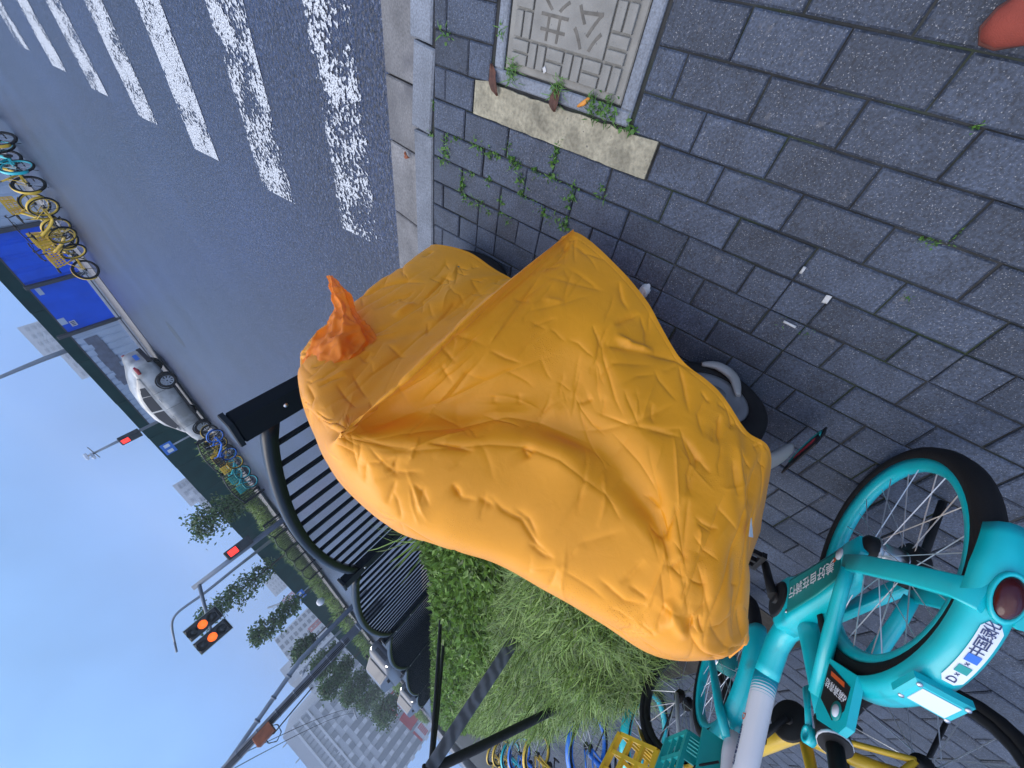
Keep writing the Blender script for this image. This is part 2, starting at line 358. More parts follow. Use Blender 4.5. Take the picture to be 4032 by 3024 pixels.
# ---- mortar patch beside the cover
n = 26; poly = []
for q in range(n + 1): poly.append((-.3445 + random.uniform(-.0015, .0015), .377 + (1.046 - .377) * q / n))
for q in range(n, -1, -1): poly.append((-.2475 + .006 * mnoise.noise(Vector((q * .9, 0, 0))) + random.uniform(-.002, .002), .377 + (1.046 - .377) * q / n))
tag(MB().prism(poly, -.03, .002).build('mortar_strip', M_cream, side))
# ================================================================== COVER AND SCOOTER
SO = Vector(((-0.943, -0.337, 0.0))); SD = Vector(((0.083, 0.997, 0.0))); SN = Vector(((-0.997, 0.083, 0.0)))
NET = [[(-0.128, 0.02, 0.67), (-0.1, -0.02, 0.626), (-0.06, -0.06, 0.567), (-0.016, -0.1, 0.521), (0.011, -0.14, 0.401), (0.038, -0.18, 0.29)], [(-0.076, 0.0, 0.75), (-0.013, -0.07, 0.773), (0.026, -0.13, 0.708), (0.058, -0.16, 0.611), (0.095, -0.19, 0.486), (0.135, -0.22, 0.312)], [(0.024, 0.0, 0.823), (0.068, -0.1, 0.781), (0.116, -0.14, 0.718), (0.157, -0.17, 0.623), (0.21, -0.21, 0.475), (0.247, -0.25, 0.274)], [(0.155, 0.0, 0.847), (0.183, -0.12, 0.72), (0.239, -0.13, 0.634), (0.307, -0.19, 0.557), (0.357, -0.23, 0.43), (0.378, -0.27, 0.26)], [(0.302, 0.0, 0.877), (0.354, -0.13, 0.711), (0.41, -0.125, 0.609), (0.463, -0.185, 0.539), (0.505, -0.26, 0.421), (0.543, -0.3, 0.161)], [(0.44, 0.0, 0.912), (0.541, -0.14, 0.743), (0.586, -0.135, 0.641), (0.62, -0.215, 0.544), (0.642, -0.29, 0.388), (0.687, -0.34, 0.145)], [(0.571, 0.0, 0.976), (0.673, -0.15, 0.875), (0.723, -0.145, 0.776), (0.737, -0.25, 0.68), (0.766, -0.32, 0.454), (0.798, -0.36, 0.133)], [(0.697, 0.0, 1.029), (0.766, -0.18, 0.986), (0.808, -0.18, 0.902), (0.793, -0.27, 0.795), (0.812, -0.33, 0.54), (0.849, -0.37, 0.151)], [(0.866, 0.0, 1.039), (0.808, -0.22, 1.039), (0.814, -0.23, 0.984), (0.814, -0.27, 0.856), (0.84, -0.33, 0.562), (0.862, -0.36, 0.172)], [(0.998, 0.0, 1.007), (0.837, -0.2, 1.013), (0.873, -0.16, 0.913), (0.935, -0.12, 0.677), (1.013, -0.1, 0.241), (1.004, -0.09, 0.107)], [(1.102, 0.0, 0.966), (0.955, -0.13, 0.99), (1.0, -0.1, 0.83), (1.066, -0.08, 0.589), (1.136, -0.07, 0.299), (1.09, -0.06, 0.119)], [(1.189, 0.0, 0.916), (1.109, -0.08, 0.905), (1.144, -0.06, 0.718), (1.183, -0.05, 0.499), (1.242, -0.04, 0.283), (1.289, -0.04, 0.1)], [(1.269, 0.03, 0.854), (1.287, 0.0, 0.782), (1.338, 0.0, 0.607), (1.389, 0.0, 0.401), (1.421, 0.0, 0.255), (1.447, 0.0, 0.139)]]
def sp(s, o, z): return SO + SD * s + SN * o + Vector((0, 0, z))
far_side = []
net = []
for i, r in enumerate(NET):
    s0, o0, z0 = r[0]
    ext = [(s0 + .02, .30, max(.28, z0 - .62)), (s0 + .01, .27, z0 - .33), (s0, .17, z0 - .06)]
    if i == 0: ext = [(s0 + .04, .20, z0 - .42), (s0 + .02, .17, z0 - .22), (s0, .10, z0 - .05)]
    if i >= 11: ext = [(s0 + .05, .16, .30), (s0 + .03, .14, z0 - .35), (s0 + .01, .09, z0 - .07)]
    net.append(ext + [tuple(p) for p in r])
r0 = net[0]; back = [(p[0] - .05 - .02 * j, p[1] * .55 + .10, p[2] - .03) for j, p in enumerate(r0)]
back = [(min(p[0], -.10) - .03, .12 + .2 * (p[1]), p[2]) for p in r0]
rl = net[-1]; front = [(p[0] + .015, max(.07, p[1] + .06), p[2] - .01) for p in rl]
net = [back] + net + [front]
CTRL = np.array(net)                                # rows x columns x 3
def catmull(A, m, axis):
    A = np.moveaxis(A, axis, 0); n = len(A); ts = np.linspace(0, n - 1 - 1e-9, m); out = []
    for t in ts:
        i = int(t); u = t - i; p0, p1, p2, p3 = A[max(i - 1, 0)], A[i], A[min(i + 1, n - 1)], A[min(i + 2, n - 1)]
        out.append(.5 * ((2 * p1) + (-p0 + p2) * u + (2 * p0 - 5 * p1 + 4 * p2 - p3) * u * u + (-p0 + 3 * p1 - 3 * p2 + p3) * u ** 3))
    return np.moveaxis(np.array(out), 0, axis)
NR, NC = 660, 500
GRID = catmull(catmull(CTRL, NR, 0), NC, 1)
CREASES = [([(-0.745, 0.588, 0.811), (-0.61, 0.445, 0.89), (-0.667, 0.448, 0.87), (-0.701, 0.44, 0.864)], 0.008, 0.01), ([(-0.732, 0.557, 0.866), (-0.621, 0.45, 0.911), (-0.648, 0.448, 0.887)], 0.006, 0.009), ([(-0.767, 0.637, 0.592), (-0.57, 0.438, 0.723), (-0.589, 0.417, 0.685), (-0.611, 0.39, 0.66)], 0.01, 0.011), ([(-0.611, 0.39, 0.66), (-0.591, 0.395, 0.599), (-0.564, 0.408, 0.501), (-0.527, 0.45, 0.343)], 0.006, 0.011), ([(-0.615, 0.387, 0.661), (-0.652, 0.388, 0.731), (-0.705, 0.399, 0.783)], 0.006, 0.01), ([(-0.57, 0.442, 0.771), (-0.595, 0.43, 0.757), (-0.619, 0.41, 0.748)], 0.006, 0.009), ([(-0.608, 0.427, 0.781), (-0.639, 0.412, 0.775), (-0.666, 0.401, 0.767)], 0.006, 0.009), ([(-0.615, 0.387, 0.661), (-0.638, 0.353, 0.633), (-0.657, 0.321, 0.599)], 0.006, 0.01), ([(-0.759, 0.662, 0.863), (-0.743, 0.599, 0.884), (-0.729, 0.556, 0.895)], 0.007, 0.01), ([(-0.748, 0.65, 0.916), (-0.731, 0.585, 0.931), (-0.714, 0.539, 0.935)], 0.008, 0.01), ([(-0.832, 0.997, 0.603), (-0.821, 0.998, 0.499), (-0.809, 0.957, 0.42), (-0.802, 0.891, 0.375)], 0.01, 0.014), ([(-0.775, 0.708, 0.712), (-0.757, 0.613, 0.721)], 0.009, 0.011), ([(-0.79, 0.809, 0.493), (-0.795, 0.849, 0.375), (-0.798, 0.885, 0.268)], 0.011, 0.011), ([(-0.798, 0.916, 0.187), (-0.781, 0.8, 0.33)], 0.009, 0.01), ([(-0.781, 0.783, 0.259), (-0.769, 0.67, 0.321)], 0.009, 0.012), ([(-0.773, 0.689, 0.527), (-0.776, 0.729, 0.398)], 0.009, 0.012), ([(-0.804, 0.889, 0.617), (-0.802, 0.889, 0.519), (-0.799, 0.863, 0.465)], 0.01, 0.014), ([(-0.791, 0.809, 0.603), (-0.794, 0.829, 0.498)], -0.01, 0.014), ([(-0.665, 0.441, 1.032), (-0.702, 0.406, 0.976), (-0.734, 0.345, 0.913)], 0.008, 0.013), ([(-0.724, 0.354, 0.895), (-0.735, 0.321, 0.865), (-0.752, 0.271, 0.827)], 0.012, 0.01), ([(-0.754, 0.197, 0.735), (-0.76, 0.166, 0.727)], 0.01, 0.01), ([(-0.733, 0.41, 1.015), (-0.735, 0.39, 0.994), (-0.729, 0.377, 0.965)], 0.008, 0.009), ([(-0.731, 0.409, 1.013), (-0.791, 0.405, 1.031)], 0.009, 0.009), ([(-0.77, 0.355, 0.986), (-0.828, 0.352, 1.018)], 0.011, 0.01), ([(-0.772, 0.389, 1.017), (-0.757, 0.36, 0.978), (-0.764, 0.323, 0.934)], 0.008, 0.009), ([(-0.777, 0.332, 0.965), (-0.799, 0.304, 0.958), (-0.828, 0.275, 0.962)], 0.008, 0.01), ([(-0.789, 0.267, 0.903), (-0.81, 0.239, 0.905)], 0.011, 0.009), ([(-0.813, 0.209, 0.879), (-0.828, 0.165, 0.864)], 0.01, 0.01), ([(-0.73, 0.375, 0.963), (-0.75, 0.367, 0.979), (-0.75, 0.38, 0.996)], 0.008, 0.009), ([(-0.77, 0.719, 0.956), (-0.752, 0.655, 0.976), (-0.757, 0.63, 1.003)], 0.009, 0.011), ([(-0.726, 0.544, 1.018), (-0.694, 0.519, 1.002), (-0.646, 0.455, 1.009)], 0.009, 0.012), ([(-0.75, 0.672, 0.951), (-0.75, 0.671, 0.919), (-0.755, 0.658, 0.881)], 0.01, 0.012), ([(-0.537, 0.435, 0.388), (-0.527, 0.439, 0.29), (-0.508, 0.468, 0.168)], 0.008, 0.011), ([(-0.537, 0.435, 0.388), (-0.553, 0.381, 0.335), (-0.574, 0.283, 0.252)], 0.005, 0.012), ([(-0.537, 0.435, 0.388), (-0.566, 0.409, 0.519), (-0.601, 0.394, 0.636)], 0.006, 0.011), ([(-0.508, 0.468, 0.168), (-0.538, 0.402, 0.261)], 0.006, 0.01), ([(-0.608, 0.208, 0.327), (-0.605, 0.194, 0.27), (-0.606, 0.177, 0.22)], 0.014, 0.014), ([(-0.616, 0.191, 0.351), (-0.629, 0.141, 0.341), (-0.639, 0.08, 0.298)], -0.014, 0.012), ([(-0.606, 0.177, 0.22), (-0.623, 0.129, 0.26), (-0.635, 0.107, 0.31)], 0.01, 0.014), ([(-0.647, 0.18, 0.451), (-0.627, 0.182, 0.394), (-0.636, 0.114, 0.334), (-0.646, 0.024, 0.279), (-0.66, -0.055, 0.271)], 0.014, 0.02), ([(-0.7, 0.138, 0.518), (-0.662, 0.153, 0.471), (-0.645, 0.147, 0.431), (-0.652, 0.057, 0.339)], 0.006, 0.01), ([(-0.723, 0.158, 0.552), (-0.703, 0.137, 0.521)], 0.012, 0.011), ([(-0.721, 0.119, 0.542), (-0.713, 0.031, 0.525), (-0.693, -0.013, 0.454), (-0.682, -0.037, 0.392)], 0.008, 0.01), ([(-0.713, 0.031, 0.525), (-0.706, -0.04, 0.494), (-0.708, -0.1, 0.465)], 0.009, 0.01), ([(-0.768, 0.13, 0.594), (-0.74, 0.07, 0.559), (-0.713, 0.031, 0.525)], 0.007, 0.011), ([(-0.708, -0.1, 0.465), (-0.72, -0.149, 0.488), (-0.727, -0.154, 0.514)], 0.013, 0.012), ([(-0.714, -0.13, 0.475), (-0.732, -0.146, 0.543), (-0.747, -0.175, 0.581)], 0.008, 0.012), ([(-0.649, 0.011, 0.282), (-0.669, -0.034, 0.335), (-0.691, -0.08, 0.4)], 0.01, 0.013), ([(-0.676, -0.091, 0.318), (-0.69, -0.097, 0.384), (-0.707, -0.137, 0.432)], 0.007, 0.011), ([(-0.692, -0.144, 0.335), (-0.712, -0.175, 0.421)], 0.013, 0.013), ([(-0.724, -0.217, 0.428), (-0.75, -0.264, 0.498)], 0.01, 0.011), ([(-0.738, -0.279, 0.36), (-0.775, -0.31, 0.475)], 0.008, 0.01), ([(-0.743, 0.367, 0.785), (-0.757, 0.274, 0.674), (-0.735, 0.178, 0.57), (-0.706, 0.145, 0.526)], -0.02, 0.04), ([(-0.751, 0.207, 0.731), (-0.769, 0.108, 0.665), (-0.787, 0.05, 0.624), (-0.792, -0.032, 0.616), (-0.797, -0.096, 0.644)], -0.018, 0.045), ([(-0.754, 0.198, 0.733), (-0.766, 0.167, 0.743)], 0.013, 0.011), ([(-0.566, 0.281, 0.187), (-0.586, 0.24, 0.227), (-0.599, 0.206, 0.243)], 0.01, 0.013), ([(-0.655, 0.055, 0.353), (-0.664, 0.028, 0.37), (-0.682, -0.04, 0.39)], 0.006, 0.01), ([(-0.674, 0.107, 0.476), (-0.658, 0.079, 0.409), (-0.659, 0.042, 0.36)], 0.005, 0.009), ([(-0.736, 0.323, 0.695), (-0.715, 0.332, 0.684)], 0.006, 0.012), ([(-0.743, 0.279, 0.649), (-0.717, 0.294, 0.634)], 0.007, 0.014), ([(-0.792, 0.262, 0.903), (-0.813, 0.234, 0.905), (-0.819, 0.203, 0.883)], 0.009, 0.009), ([(-0.81, 0.196, 0.86), (-0.832, 0.148, 0.858), (-0.84, 0.103, 0.844), (-0.866, 0.044, 0.857), (-0.874, -0.005, 0.851)], 0.011, 0.01), ([(-0.826, 0.135, 0.84), (-0.836, 0.09, 0.833), (-0.858, 0.047, 0.848)], 0.009, 0.009), ([(-0.867, 0.065, 0.864), (-0.876, 0.022, 0.861), (-0.874, -0.005, 0.851)], 0.01, 0.009), ([(-0.749, -0.165, 0.595), (-0.767, -0.165, 0.643), (-0.802, -0.169, 0.705)], 0.008, 0.01), ([(-0.747, -0.171, 0.584), (-0.786, -0.22, 0.698)], 0.007, 0.01), ([(-0.722, -0.151, 0.493), (-0.747, -0.163, 0.59)], 0.007, 0.01), ([(-0.788, -0.185, 0.68), (-0.786, -0.22, 0.698), (-0.815, -0.206, 0.735)], 0.007, 0.01), ([(-0.871, -0.098, 0.822), (-0.884, -0.173, 0.82), (-0.868, -0.216, 0.8)], 0.009, 0.01), ([(-0.831, -0.288, 0.776), (-0.861, -0.302, 0.796)], 0.01, 0.01), ([(-0.843, -0.235, 0.775), (-0.876, -0.312, 0.803)], -0.012, 0.014), ([(-0.825, -0.302, 0.767), (-0.851, -0.328, 0.781)], 0.01, 0.01), ([(-0.856, -0.237, 0.788), (-0.849, -0.259, 0.786)], 0.008, 0.01), ([(-0.86, -0.161, 0.796), (-0.862, -0.21, 0.792)], 0.007, 0.01), ([(-0.765, 0.34, 0.961), (-0.858, 0.285, 0.991)], 0.006, 0.01), ([(-0.788, 0.306, 0.948), (-0.825, 0.297, 0.977)], 0.006, 0.01)]
V = np.array([list(sp(*p)) for p in GRID.reshape(-1, 3)]).reshape(NR, NC, 3)
def grid_normals(V):
    du = np.gradient(V, axis=0); dv = np.gradient(V, axis=1); n = np.cross(du, dv); return n / (np.linalg.norm(n, axis=2, keepdims=True) + 1e-12)
N = grid_normals(V)
if (N[150, 130] @ np.array([1, 0, .3])) < 0: N = -N
F = V.reshape(-1, 3); disp = np.zeros(len(F))
def stroke(pts, amp, w, asym=0.0, soft=False):
    P_ = np.array(pts); lo, hi = P_.min(0) - 9 * w, P_.max(0) + 9 * w
    idx = np.where(np.all((F > lo) & (F < hi), axis=1))[0]
    if len(idx) == 0: return
    Q = F[idx]; best = np.full(len(Q), 9.0); tt = np.zeros(len(Q)); sd = np.zeros(len(Q)); Ls = [0]
    for a, b_ in zip(P_[:-1], P_[1:]): Ls.append(Ls[-1] + np.linalg.norm(b_ - a))
    for q, (a, b_) in enumerate(zip(P_[:-1], P_[1:])):
        ab = b_ - a; l2 = ab @ ab + 1e-9; t = np.clip(((Q - a) @ ab) / l2, 0, 1); df = Q - (a + t[:, None] * ab); dd = np.linalg.norm(df, axis=1)
        m_ = dd < best; best[m_] = dd[m_]; tt[m_] = Ls[q] + t[m_] * math.sqrt(l2); sd[m_] = np.sign(np.einsum('ij,ij->i', np.cross(ab, df), NF[idx])) [m_]
    env = np.clip(np.minimum(tt, Ls[-1] - tt) / (.28 * Ls[-1] + 1e-6), 0.0, 1)
    x = best / w
    if soft: disp[idx] += amp * env * np.exp(-x * x)
    else:
        wd = np.where(sd * asym > 0, 1.0, 1.0 + 2.2 * abs(asym)); disp[idx] += 1.2 * amp * env * (.60 * np.exp(-2.2 * x / wd) + .45 * np.exp(-.75 * x / wd))
NF = N.reshape(-1, 3)
rg = random.Random(11)
for pts, amp, w in CREASES: stroke(pts, amp * (.62 if amp > 0 else 1.0), w * (.60 if amp > 0 else 1.0), rg.uniform(-.8, .8) if amp > 0 else 0, amp < 0)
def rand_pt(): return rg.randrange(30, NR - 12), rg.randrange(int(NC * .30), NC - 8)
def tang(i, j, a):
    du = V[min(i + 2, NR - 1), j] - V[max(i - 2, 0), j]; dv = V[i, min(j + 2, NC - 1)] - V[i, max(j - 2, 0)]; du = du / (np.linalg.norm(du) + 1e-9); dv = dv - du * (dv @ du); dv = dv / (np.linalg.norm(dv) + 1e-9); return du * math.cos(a) + dv * math.sin(a)
def walk(i, j, a, L_, n=4, turn=.25):
    out = [V[i, j]]; p = V[i, j]; fi, fj = float(i), float(j)
    for s_ in range(n):
        a += rg.uniform(-turn, turn); ii, jj = int(min(max(fi, 2), NR - 3)), int(min(max(fj, 2), NC - 3)); st_ = L_ / n
        li = np.linalg.norm(V[ii + 1, jj] - V[ii - 1, jj]) / 2 + 1e-6; lj = np.linalg.norm(V[ii, jj + 1] - V[ii, jj - 1]) / 2 + 1e-6
        fi += st_ * math.cos(a) / li; fj += st_ * math.sin(a) / lj
        if not (2 < fi < NR - 3 and 2 < fj < NC - 3): break
        out.append(V[int(fi), int(fj)])
    return out
for q in range(30):                                   # small star creases where folds meet
    i, j = rand_pt(); a0 = rg.uniform(0, 6.28)
    for r_ in range(rg.randint(3, 5)):
        pts = walk(i, j, a0 + r_ * 6.28 / 4 + rg.uniform(-.5, .5), rg.uniform(.05, .13), 3)
        if len(pts) > 1: stroke([pts[0] + 0, *pts[1:]], rg.uniform(.0016, .0036), rg.uniform(.0045, .008), rg.uniform(-1, 1))
for q in range(170):                                  # single creases, mostly hanging with the drape
    i, j = rand_pt(); a = rg.choice((1.57, 1.57, -1.57, 1.0, 2.1, .3)) + rg.uniform(-.5, .5)
    pts = walk(i, j, a, rg.uniform(.05, .20), 4, .18)
    if len(pts) > 2: stroke(pts, rg.uniform(.0015, .0042) * rg.choice((1, 1, 1, -1)), rg.uniform(.004, .009), rg.uniform(-1, 1))
for q in range(26):                                   # long soft folds
    i, j = rand_pt(); pts = walk(i, j, 1.57 + rg.uniform(-.6, .6), rg.uniform(.2, .45), 5, .15)
    if len(pts) > 2: stroke(pts, rg.uniform(.004, .009) * rg.choice((1, -1)), rg.uniform(.018, .035), 0, True)
for i0, i1, nq in ((int(NR * .06), int(NR * .30), 26), (int(NR * .62), int(NR * .93), 46)):   # crumpled ends
    for q in range(nq):
        i, j = rg.randrange(i0, i1), rg.randrange(int(NC * .34), NC - 10); pts = walk(i, j, rg.uniform(0, 6.28), rg.uniform(.03, .10), 3, .3)
        if len(pts) > 1: stroke(pts, rg.uniform(.0025, .005), rg.uniform(.005, .008), rg.uniform(-1, 1))
def line3(a, b_, n=7):                                # taut fold between two points of the net, laid on the sheet
    A_, B_ = np.array(a), np.array(b_); out = []
    for t in np.linspace(0, 1, n): out.append(V[int(A_[0] + (B_[0] - A_[0]) * t), int(A_[1] + (B_[1] - A_[1]) * t)])
    return out
rr_, cc_ = (NR - 1) / 14.0, (NC - 1) / 8.0             # grid steps per control row / column
for (ra, ca), (rb, cb), amp in (((8.9, 4.1), (7.8, 7.9), .006), ((8.8, 4.1), (6.9, 7.6), .005), ((8.7, 4.1), (5.9, 6.4), .005), ((8.5, 4.0), (5.0, 5.2), .006), ((8.3, 3.9), (4.6, 4.2), .005), ((3.2, 3.6), (2.2, 7.2), .005), ((2.4, 3.5), (1.5, 7.4), .006), ((5.3, 3.4), (4.2, 6.6), .004), ((1.6, 3.6), (1.2, 7.0), .005), ((11.0, 3.6), (10.4, 7.6), .006), ((12.1, 3.8), (11.4, 7.4), .005), ((12.8, 3.6), (12.4, 7.0), .005)):
    pts = line3((min(ra * rr_, NR - 3), ca * cc_), (min(rb * rr_, NR - 3), min(cb * cc_, NC - 3)), 9); pts = [p + np.array([0, 0, 0]) for p in pts]; stroke(pts, amp * .8, .009, rg.uniform(-.9, .9))
for ii in range(0, NR - 12, 11): stroke([V[ii, NC - 9], V[ii + 6, NC - 9], V[min(ii + 12, NR - 1), NC - 9]], .0012, .003)
fine = np.array([.006 * mnoise.noise(Vector(p) * 3.1) + .0016 * mnoise.noise(Vector(p) * 11) for p in F])
disp += fine
V2 = V + N * disp.reshape(NR, NC, 1)
for k_ in range(1):
    V2[1:-1, 1:-1] = V2[1:-1, 1:-1] * .92 + .02 * (V2[:-2, 1:-1] + V2[2:, 1:-1] + V2[1:-1, :-2] + V2[1:-1, 2:])
def cloth_mat(name, c, tr=.22, drops=True):
    m = bpy.data.materials.new(name); m.use_nodes = True; t = m.node_tree; b = t.nodes['Principled BSDF']; ln = t.links.new
    b.inputs['Base Color'].default_value = (*c, 1); b.inputs['Roughness'].default_value = .36; b.inputs['Specular IOR Level'].default_value = .42
    b.inputs['Sheen Weight'].default_value = .08
    tcn = t.nodes.new('ShaderNodeTexCoord')
    n1 = t.nodes.new('ShaderNodeTexNoise'); n1.inputs['Scale'].default_value = 3; n1.inputs['Detail'].default_value = 5; ln(tcn.outputs['Object'], n1.inputs['Vector'])
    mr = t.nodes.new('ShaderNodeMapRange'); mr.inputs[1].default_value = .3; mr.inputs[2].default_value = .7; mr.inputs[3].default_value = .90; mr.inputs[4].default_value = 1.08; ln(n1.outputs['Fac'], mr.inputs[0])
    vm = t.nodes.new('ShaderNodeVectorMath'); vm.operation = 'SCALE'; vm.inputs[0].default_value = c; ln(mr.outputs[0], vm.inputs['Scale']); ln(vm.outputs[0], b.inputs['Base Color'])
    # fine crumple and rain drops
    v1 = t.nodes.new('ShaderNodeTexNoise'); v1.inputs['Scale'].default_value = 26; v1.inputs['Detail'].default_value = 4; v1.inputs['Distortion'].default_value = .6; ln(tcn.outputs['Object'], v1.inputs['Vector'])
    b1 = t.nodes.new('ShaderNodeBump'); b1.inputs['Distance'].default_value = .0022; b1.inputs['Strength'].default_value = .5; ln(v1.outputs['Fac'], b1.inputs['Height'])
    last = b1
    if drops:
        vo = t.nodes.new('ShaderNodeTexVoronoi'); vo.inputs['Scale'].default_value = 230; ln(tcn.outputs['Object'], vo.inputs['Vector'])
        md = t.nodes.new('ShaderNodeTexNoise'); md.inputs['Scale'].default_value = 5; ln(tcn.outputs['Object'], md.inputs['Vector'])
        m2 = t.nodes.new('ShaderNodeMapRange'); m2.inputs[1].default_value = .45; m2.inputs[2].default_value = .75; m2.inputs[3].default_value = .05; m2.inputs[4].default_value = .42; ln(md.outputs['Fac'], m2.inputs[0])
        lt = t.nodes.new('ShaderNodeMath'); lt.operation = 'SUBTRACT'; lt.use_clamp = True; ln(m2.outputs[0], lt.inputs[0]); ln(vo.outputs['Distance'], lt.inputs[1])
        b2 = t.nodes.new('ShaderNodeBump'); b2.inputs['Distance'].default_value = .004; b2.inputs['Strength'].default_value = .8; ln(lt.outputs[0], b2.inputs['Height']); ln(b1.outputs[0], b2.inputs['Normal']); last = b2
    ln(last.outputs[0], b.inputs['Normal'])
    trn = t.nodes.new('ShaderNodeBsdfTranslucent'); trn.inputs[0].default_value = (c[0], c[1] * .75, c[2] * .3, 1); ms = t.nodes.new('ShaderNodeMixShader'); ms.inputs[0].default_value = tr
    ln(b.outputs[0], ms.inputs[1]); ln(trn.outputs[0], ms.inputs[2]); ln(ms.outputs[0], t.nodes['Material Output'].inputs[0]); return m
M_cover = cloth_mat('orange_rain_cover', (.95, .395, .016), .20)
M_flap = cloth_mat('flap_lit_through', (.97, .32, .020), .40, False)  # same cloth, its orange deepened to imitate light passing through
ccx = Vector((-.9, .3, 0))
cov = empty('scooter_cover', ccx, 0, 'orange waterproof rain cover draped over the parked scooter', 'rain cover')
b = MB(); vv = V2.reshape(-1, 3) - np.array(ccx); fs = [(i * NC + j, i * NC + j + 1, (i + 1) * NC + j + 1, (i + 1) * NC + j) for i in range(NR - 1) for j in range(NC - 1)]
b.v = [tuple(p) for p in vv]; b.f = fs; b.smooth = [True] * len(fs)
b.build('sheet', M_cover, cov, fixn=False)
# ---- loose twisted flap standing up at the front
FLAP = [[(-0.765, 1.086, 0.642), (-0.756, 1.073, 0.641), (-0.765, 1.078, 0.631)], [(-0.769, 1.03, 0.665), (-0.748, 0.987, 0.672), (-0.772, 1.002, 0.65)], [(-0.774, 0.978, 0.693), (-0.748, 0.92, 0.697), (-0.778, 0.928, 0.663)], [(-0.778, 0.927, 0.724), (-0.744, 0.849, 0.736), (-0.784, 0.852, 0.689)], [(-0.785, 0.901, 0.776), (-0.744, 0.791, 0.776), (-0.789, 0.797, 0.702)], [(-0.793, 0.871, 0.839), (-0.751, 0.766, 0.822), (-0.788, 0.751, 0.725)], [(-0.815, 0.847, 0.892), (-0.768, 0.741, 0.875), (-0.771, 0.714, 0.809)], [(-0.828, 0.805, 0.934), (-0.779, 0.733, 0.926), (-0.771, 0.711, 0.879)]]
fg = catmull(catmull(np.array(FLAP), 80, 0), 48, 1)
fn = grid_normals(fg)
for i in range(80):
    for j in range(48):
        a = i / 79; u = j / 47; q = Vector(fg[i, j])
        pl_ = abs(math.sin(u * 13.0 + 1.6 * math.sin(a * 5) + 1.2 * mnoise.noise(q * 14))) ; sharp = 1 - pl_ ** .6
        w_ = (sharp * .010 + .012 * mnoise.noise(q * 16) + .005 * (1 - 2 * abs(mnoise.noise(q * 38)))) * min(1, .25 + i / 16) * (1.0 if a < .8 else (1 - a) / .2 + .15)
        fg[i, j] += fn[i, j] * w_ + (.006 * mnoise.noise(q * 30 + Vector((3, 3, 3)))) * np.array([0.3, .5, .5])
b = MB(); b.v = [tuple(p) for p in fg.reshape(-1, 3) - np.array(ccx)]; b.f = [(i * 48 + j, i * 48 + j + 1, (i + 1) * 48 + j + 1, (i + 1) * 48 + j) for i in range(79) for j in range(47)]; b.smooth = [True] * len(b.f)
o = b.build('flap', M_flap, cov, fixn=False); o['label'] = 'bright orange twisted loose end'
lab = [(0.124, -0.618, 0.505), (0.107, -0.64, 0.538), (0.123, -0.625, 0.557)]
lb_ = MB().add(lab, [(0, 1, 2)]).build('care_label', M_plate, cov); md_ = lb_.modifiers.new('t', 'SOLIDIFY'); md_.thickness = .0012
# ---- the scooter below
w1 = sp(.222, -.11, 0); w2 = sp(1.235, .018, 0); hd_ = (w2 - w1); wb = hd_.length
sct = empty('scooter', (w1.x, w1.y, 0), math.atan2(hd_.y, hd_.x), 'grey scooter mostly hidden under the orange rain cover, wheels showing', 'scooter')
M_grey = mat('grey_plastic', (.30, .31, .33), .45, var=.1, vscale=8)
M_hub = mat('cast_alloy', (.26, .27, .29), .4, metal=.6)
M_wrim = mat('white_rim', (.62, .64, .68), .4)
def fat_wheel(x, r, w, rimm, nm):
    wh = MB()
    prof = [(r - .065, -w * .55), (r - .03, -w * .62), (r - .008, -w * .45), (r, -w * .15), (r, w * .15), (r - .008, w * .45), (r - .03, w * .62), (r - .065, w * .55)]
    t = MB().lathe(prof, (0, 0, 0), 'y', 40, True).build('tyre', M_rubber, None)
    root = bpy.data.objects.new(nm, None); bpy.data.objects.remove(root)
    rim = MB().lathe([(.03, -w * .5), (r - .115, -w * .42), (r - .095, -w * .58), (r - .075, -w * .58), (r - .064, -w * .5), (r - .064, w * .5), (r - .09, w * .55), (.03, w * .45)], (0, 0, 0), 'y', 36, True).build(nm, rimm, sct, (x, 0, r))
    t.parent = rim
    h = MB().lathe([(0, -w * .75), (.032, -w * .72), (.040, -w * .5), (.040, w * .5), (.032, w * .72), (0, w * .75)], (0, 0, 0), 'y', 20).build('hub', M_hub, rim)
    return rim
fat_wheel(0, .172, .085, M_hub, 'wheel'); fat_wheel(wb, .205, .07, M_wrim, 'wheel')
MB().tube([(.05, .08, .33), (.3, .07, .31), (.62, .04, .24), (.80, .03, .26)], [(.08, .04), (.09, .05), (.08, .03), (.05, .03)], 12).build('floorboard', M_grey, sct)
MB().tube([(-.20, .12, .52), (-.05, .14, .55), (.25, .13, .56), (.38, .12, .54)], [(.04, .03), (.08, .05), (.08, .05), (.06, .03)], 12).build('seat', M_dark, sct)
MB().tube([(-.14, .10, .44), (0, .11, .42), (.25, .11, .42), (.40, .09, .34)], [(.04, .05), (.07, .08), (.08, .09), (.07, .06)], 12).build('body', M_grey, sct)
MB().tube([(.80, .05, .28), (.86, .05, .50), (.80, .06, .72), (.70, .07, .84)], [(.05, .04), (.06, .04), (.05, .04), (.04, .04)], 12).build('leg_shield', M_grey, sct)
MB().tube([(.55, .26, .84), (.62, .15, .86), (.62, .0, .86), (.55, -.08, .84)], .015, 8).build('handlebar', M_dark, sct)
for sg in (-1, 1): MB().tube([(.88, .03 + sg * .02, .50), (wb, sg * .045, .205)], .017, 8).build('fork', M_grey, sct)
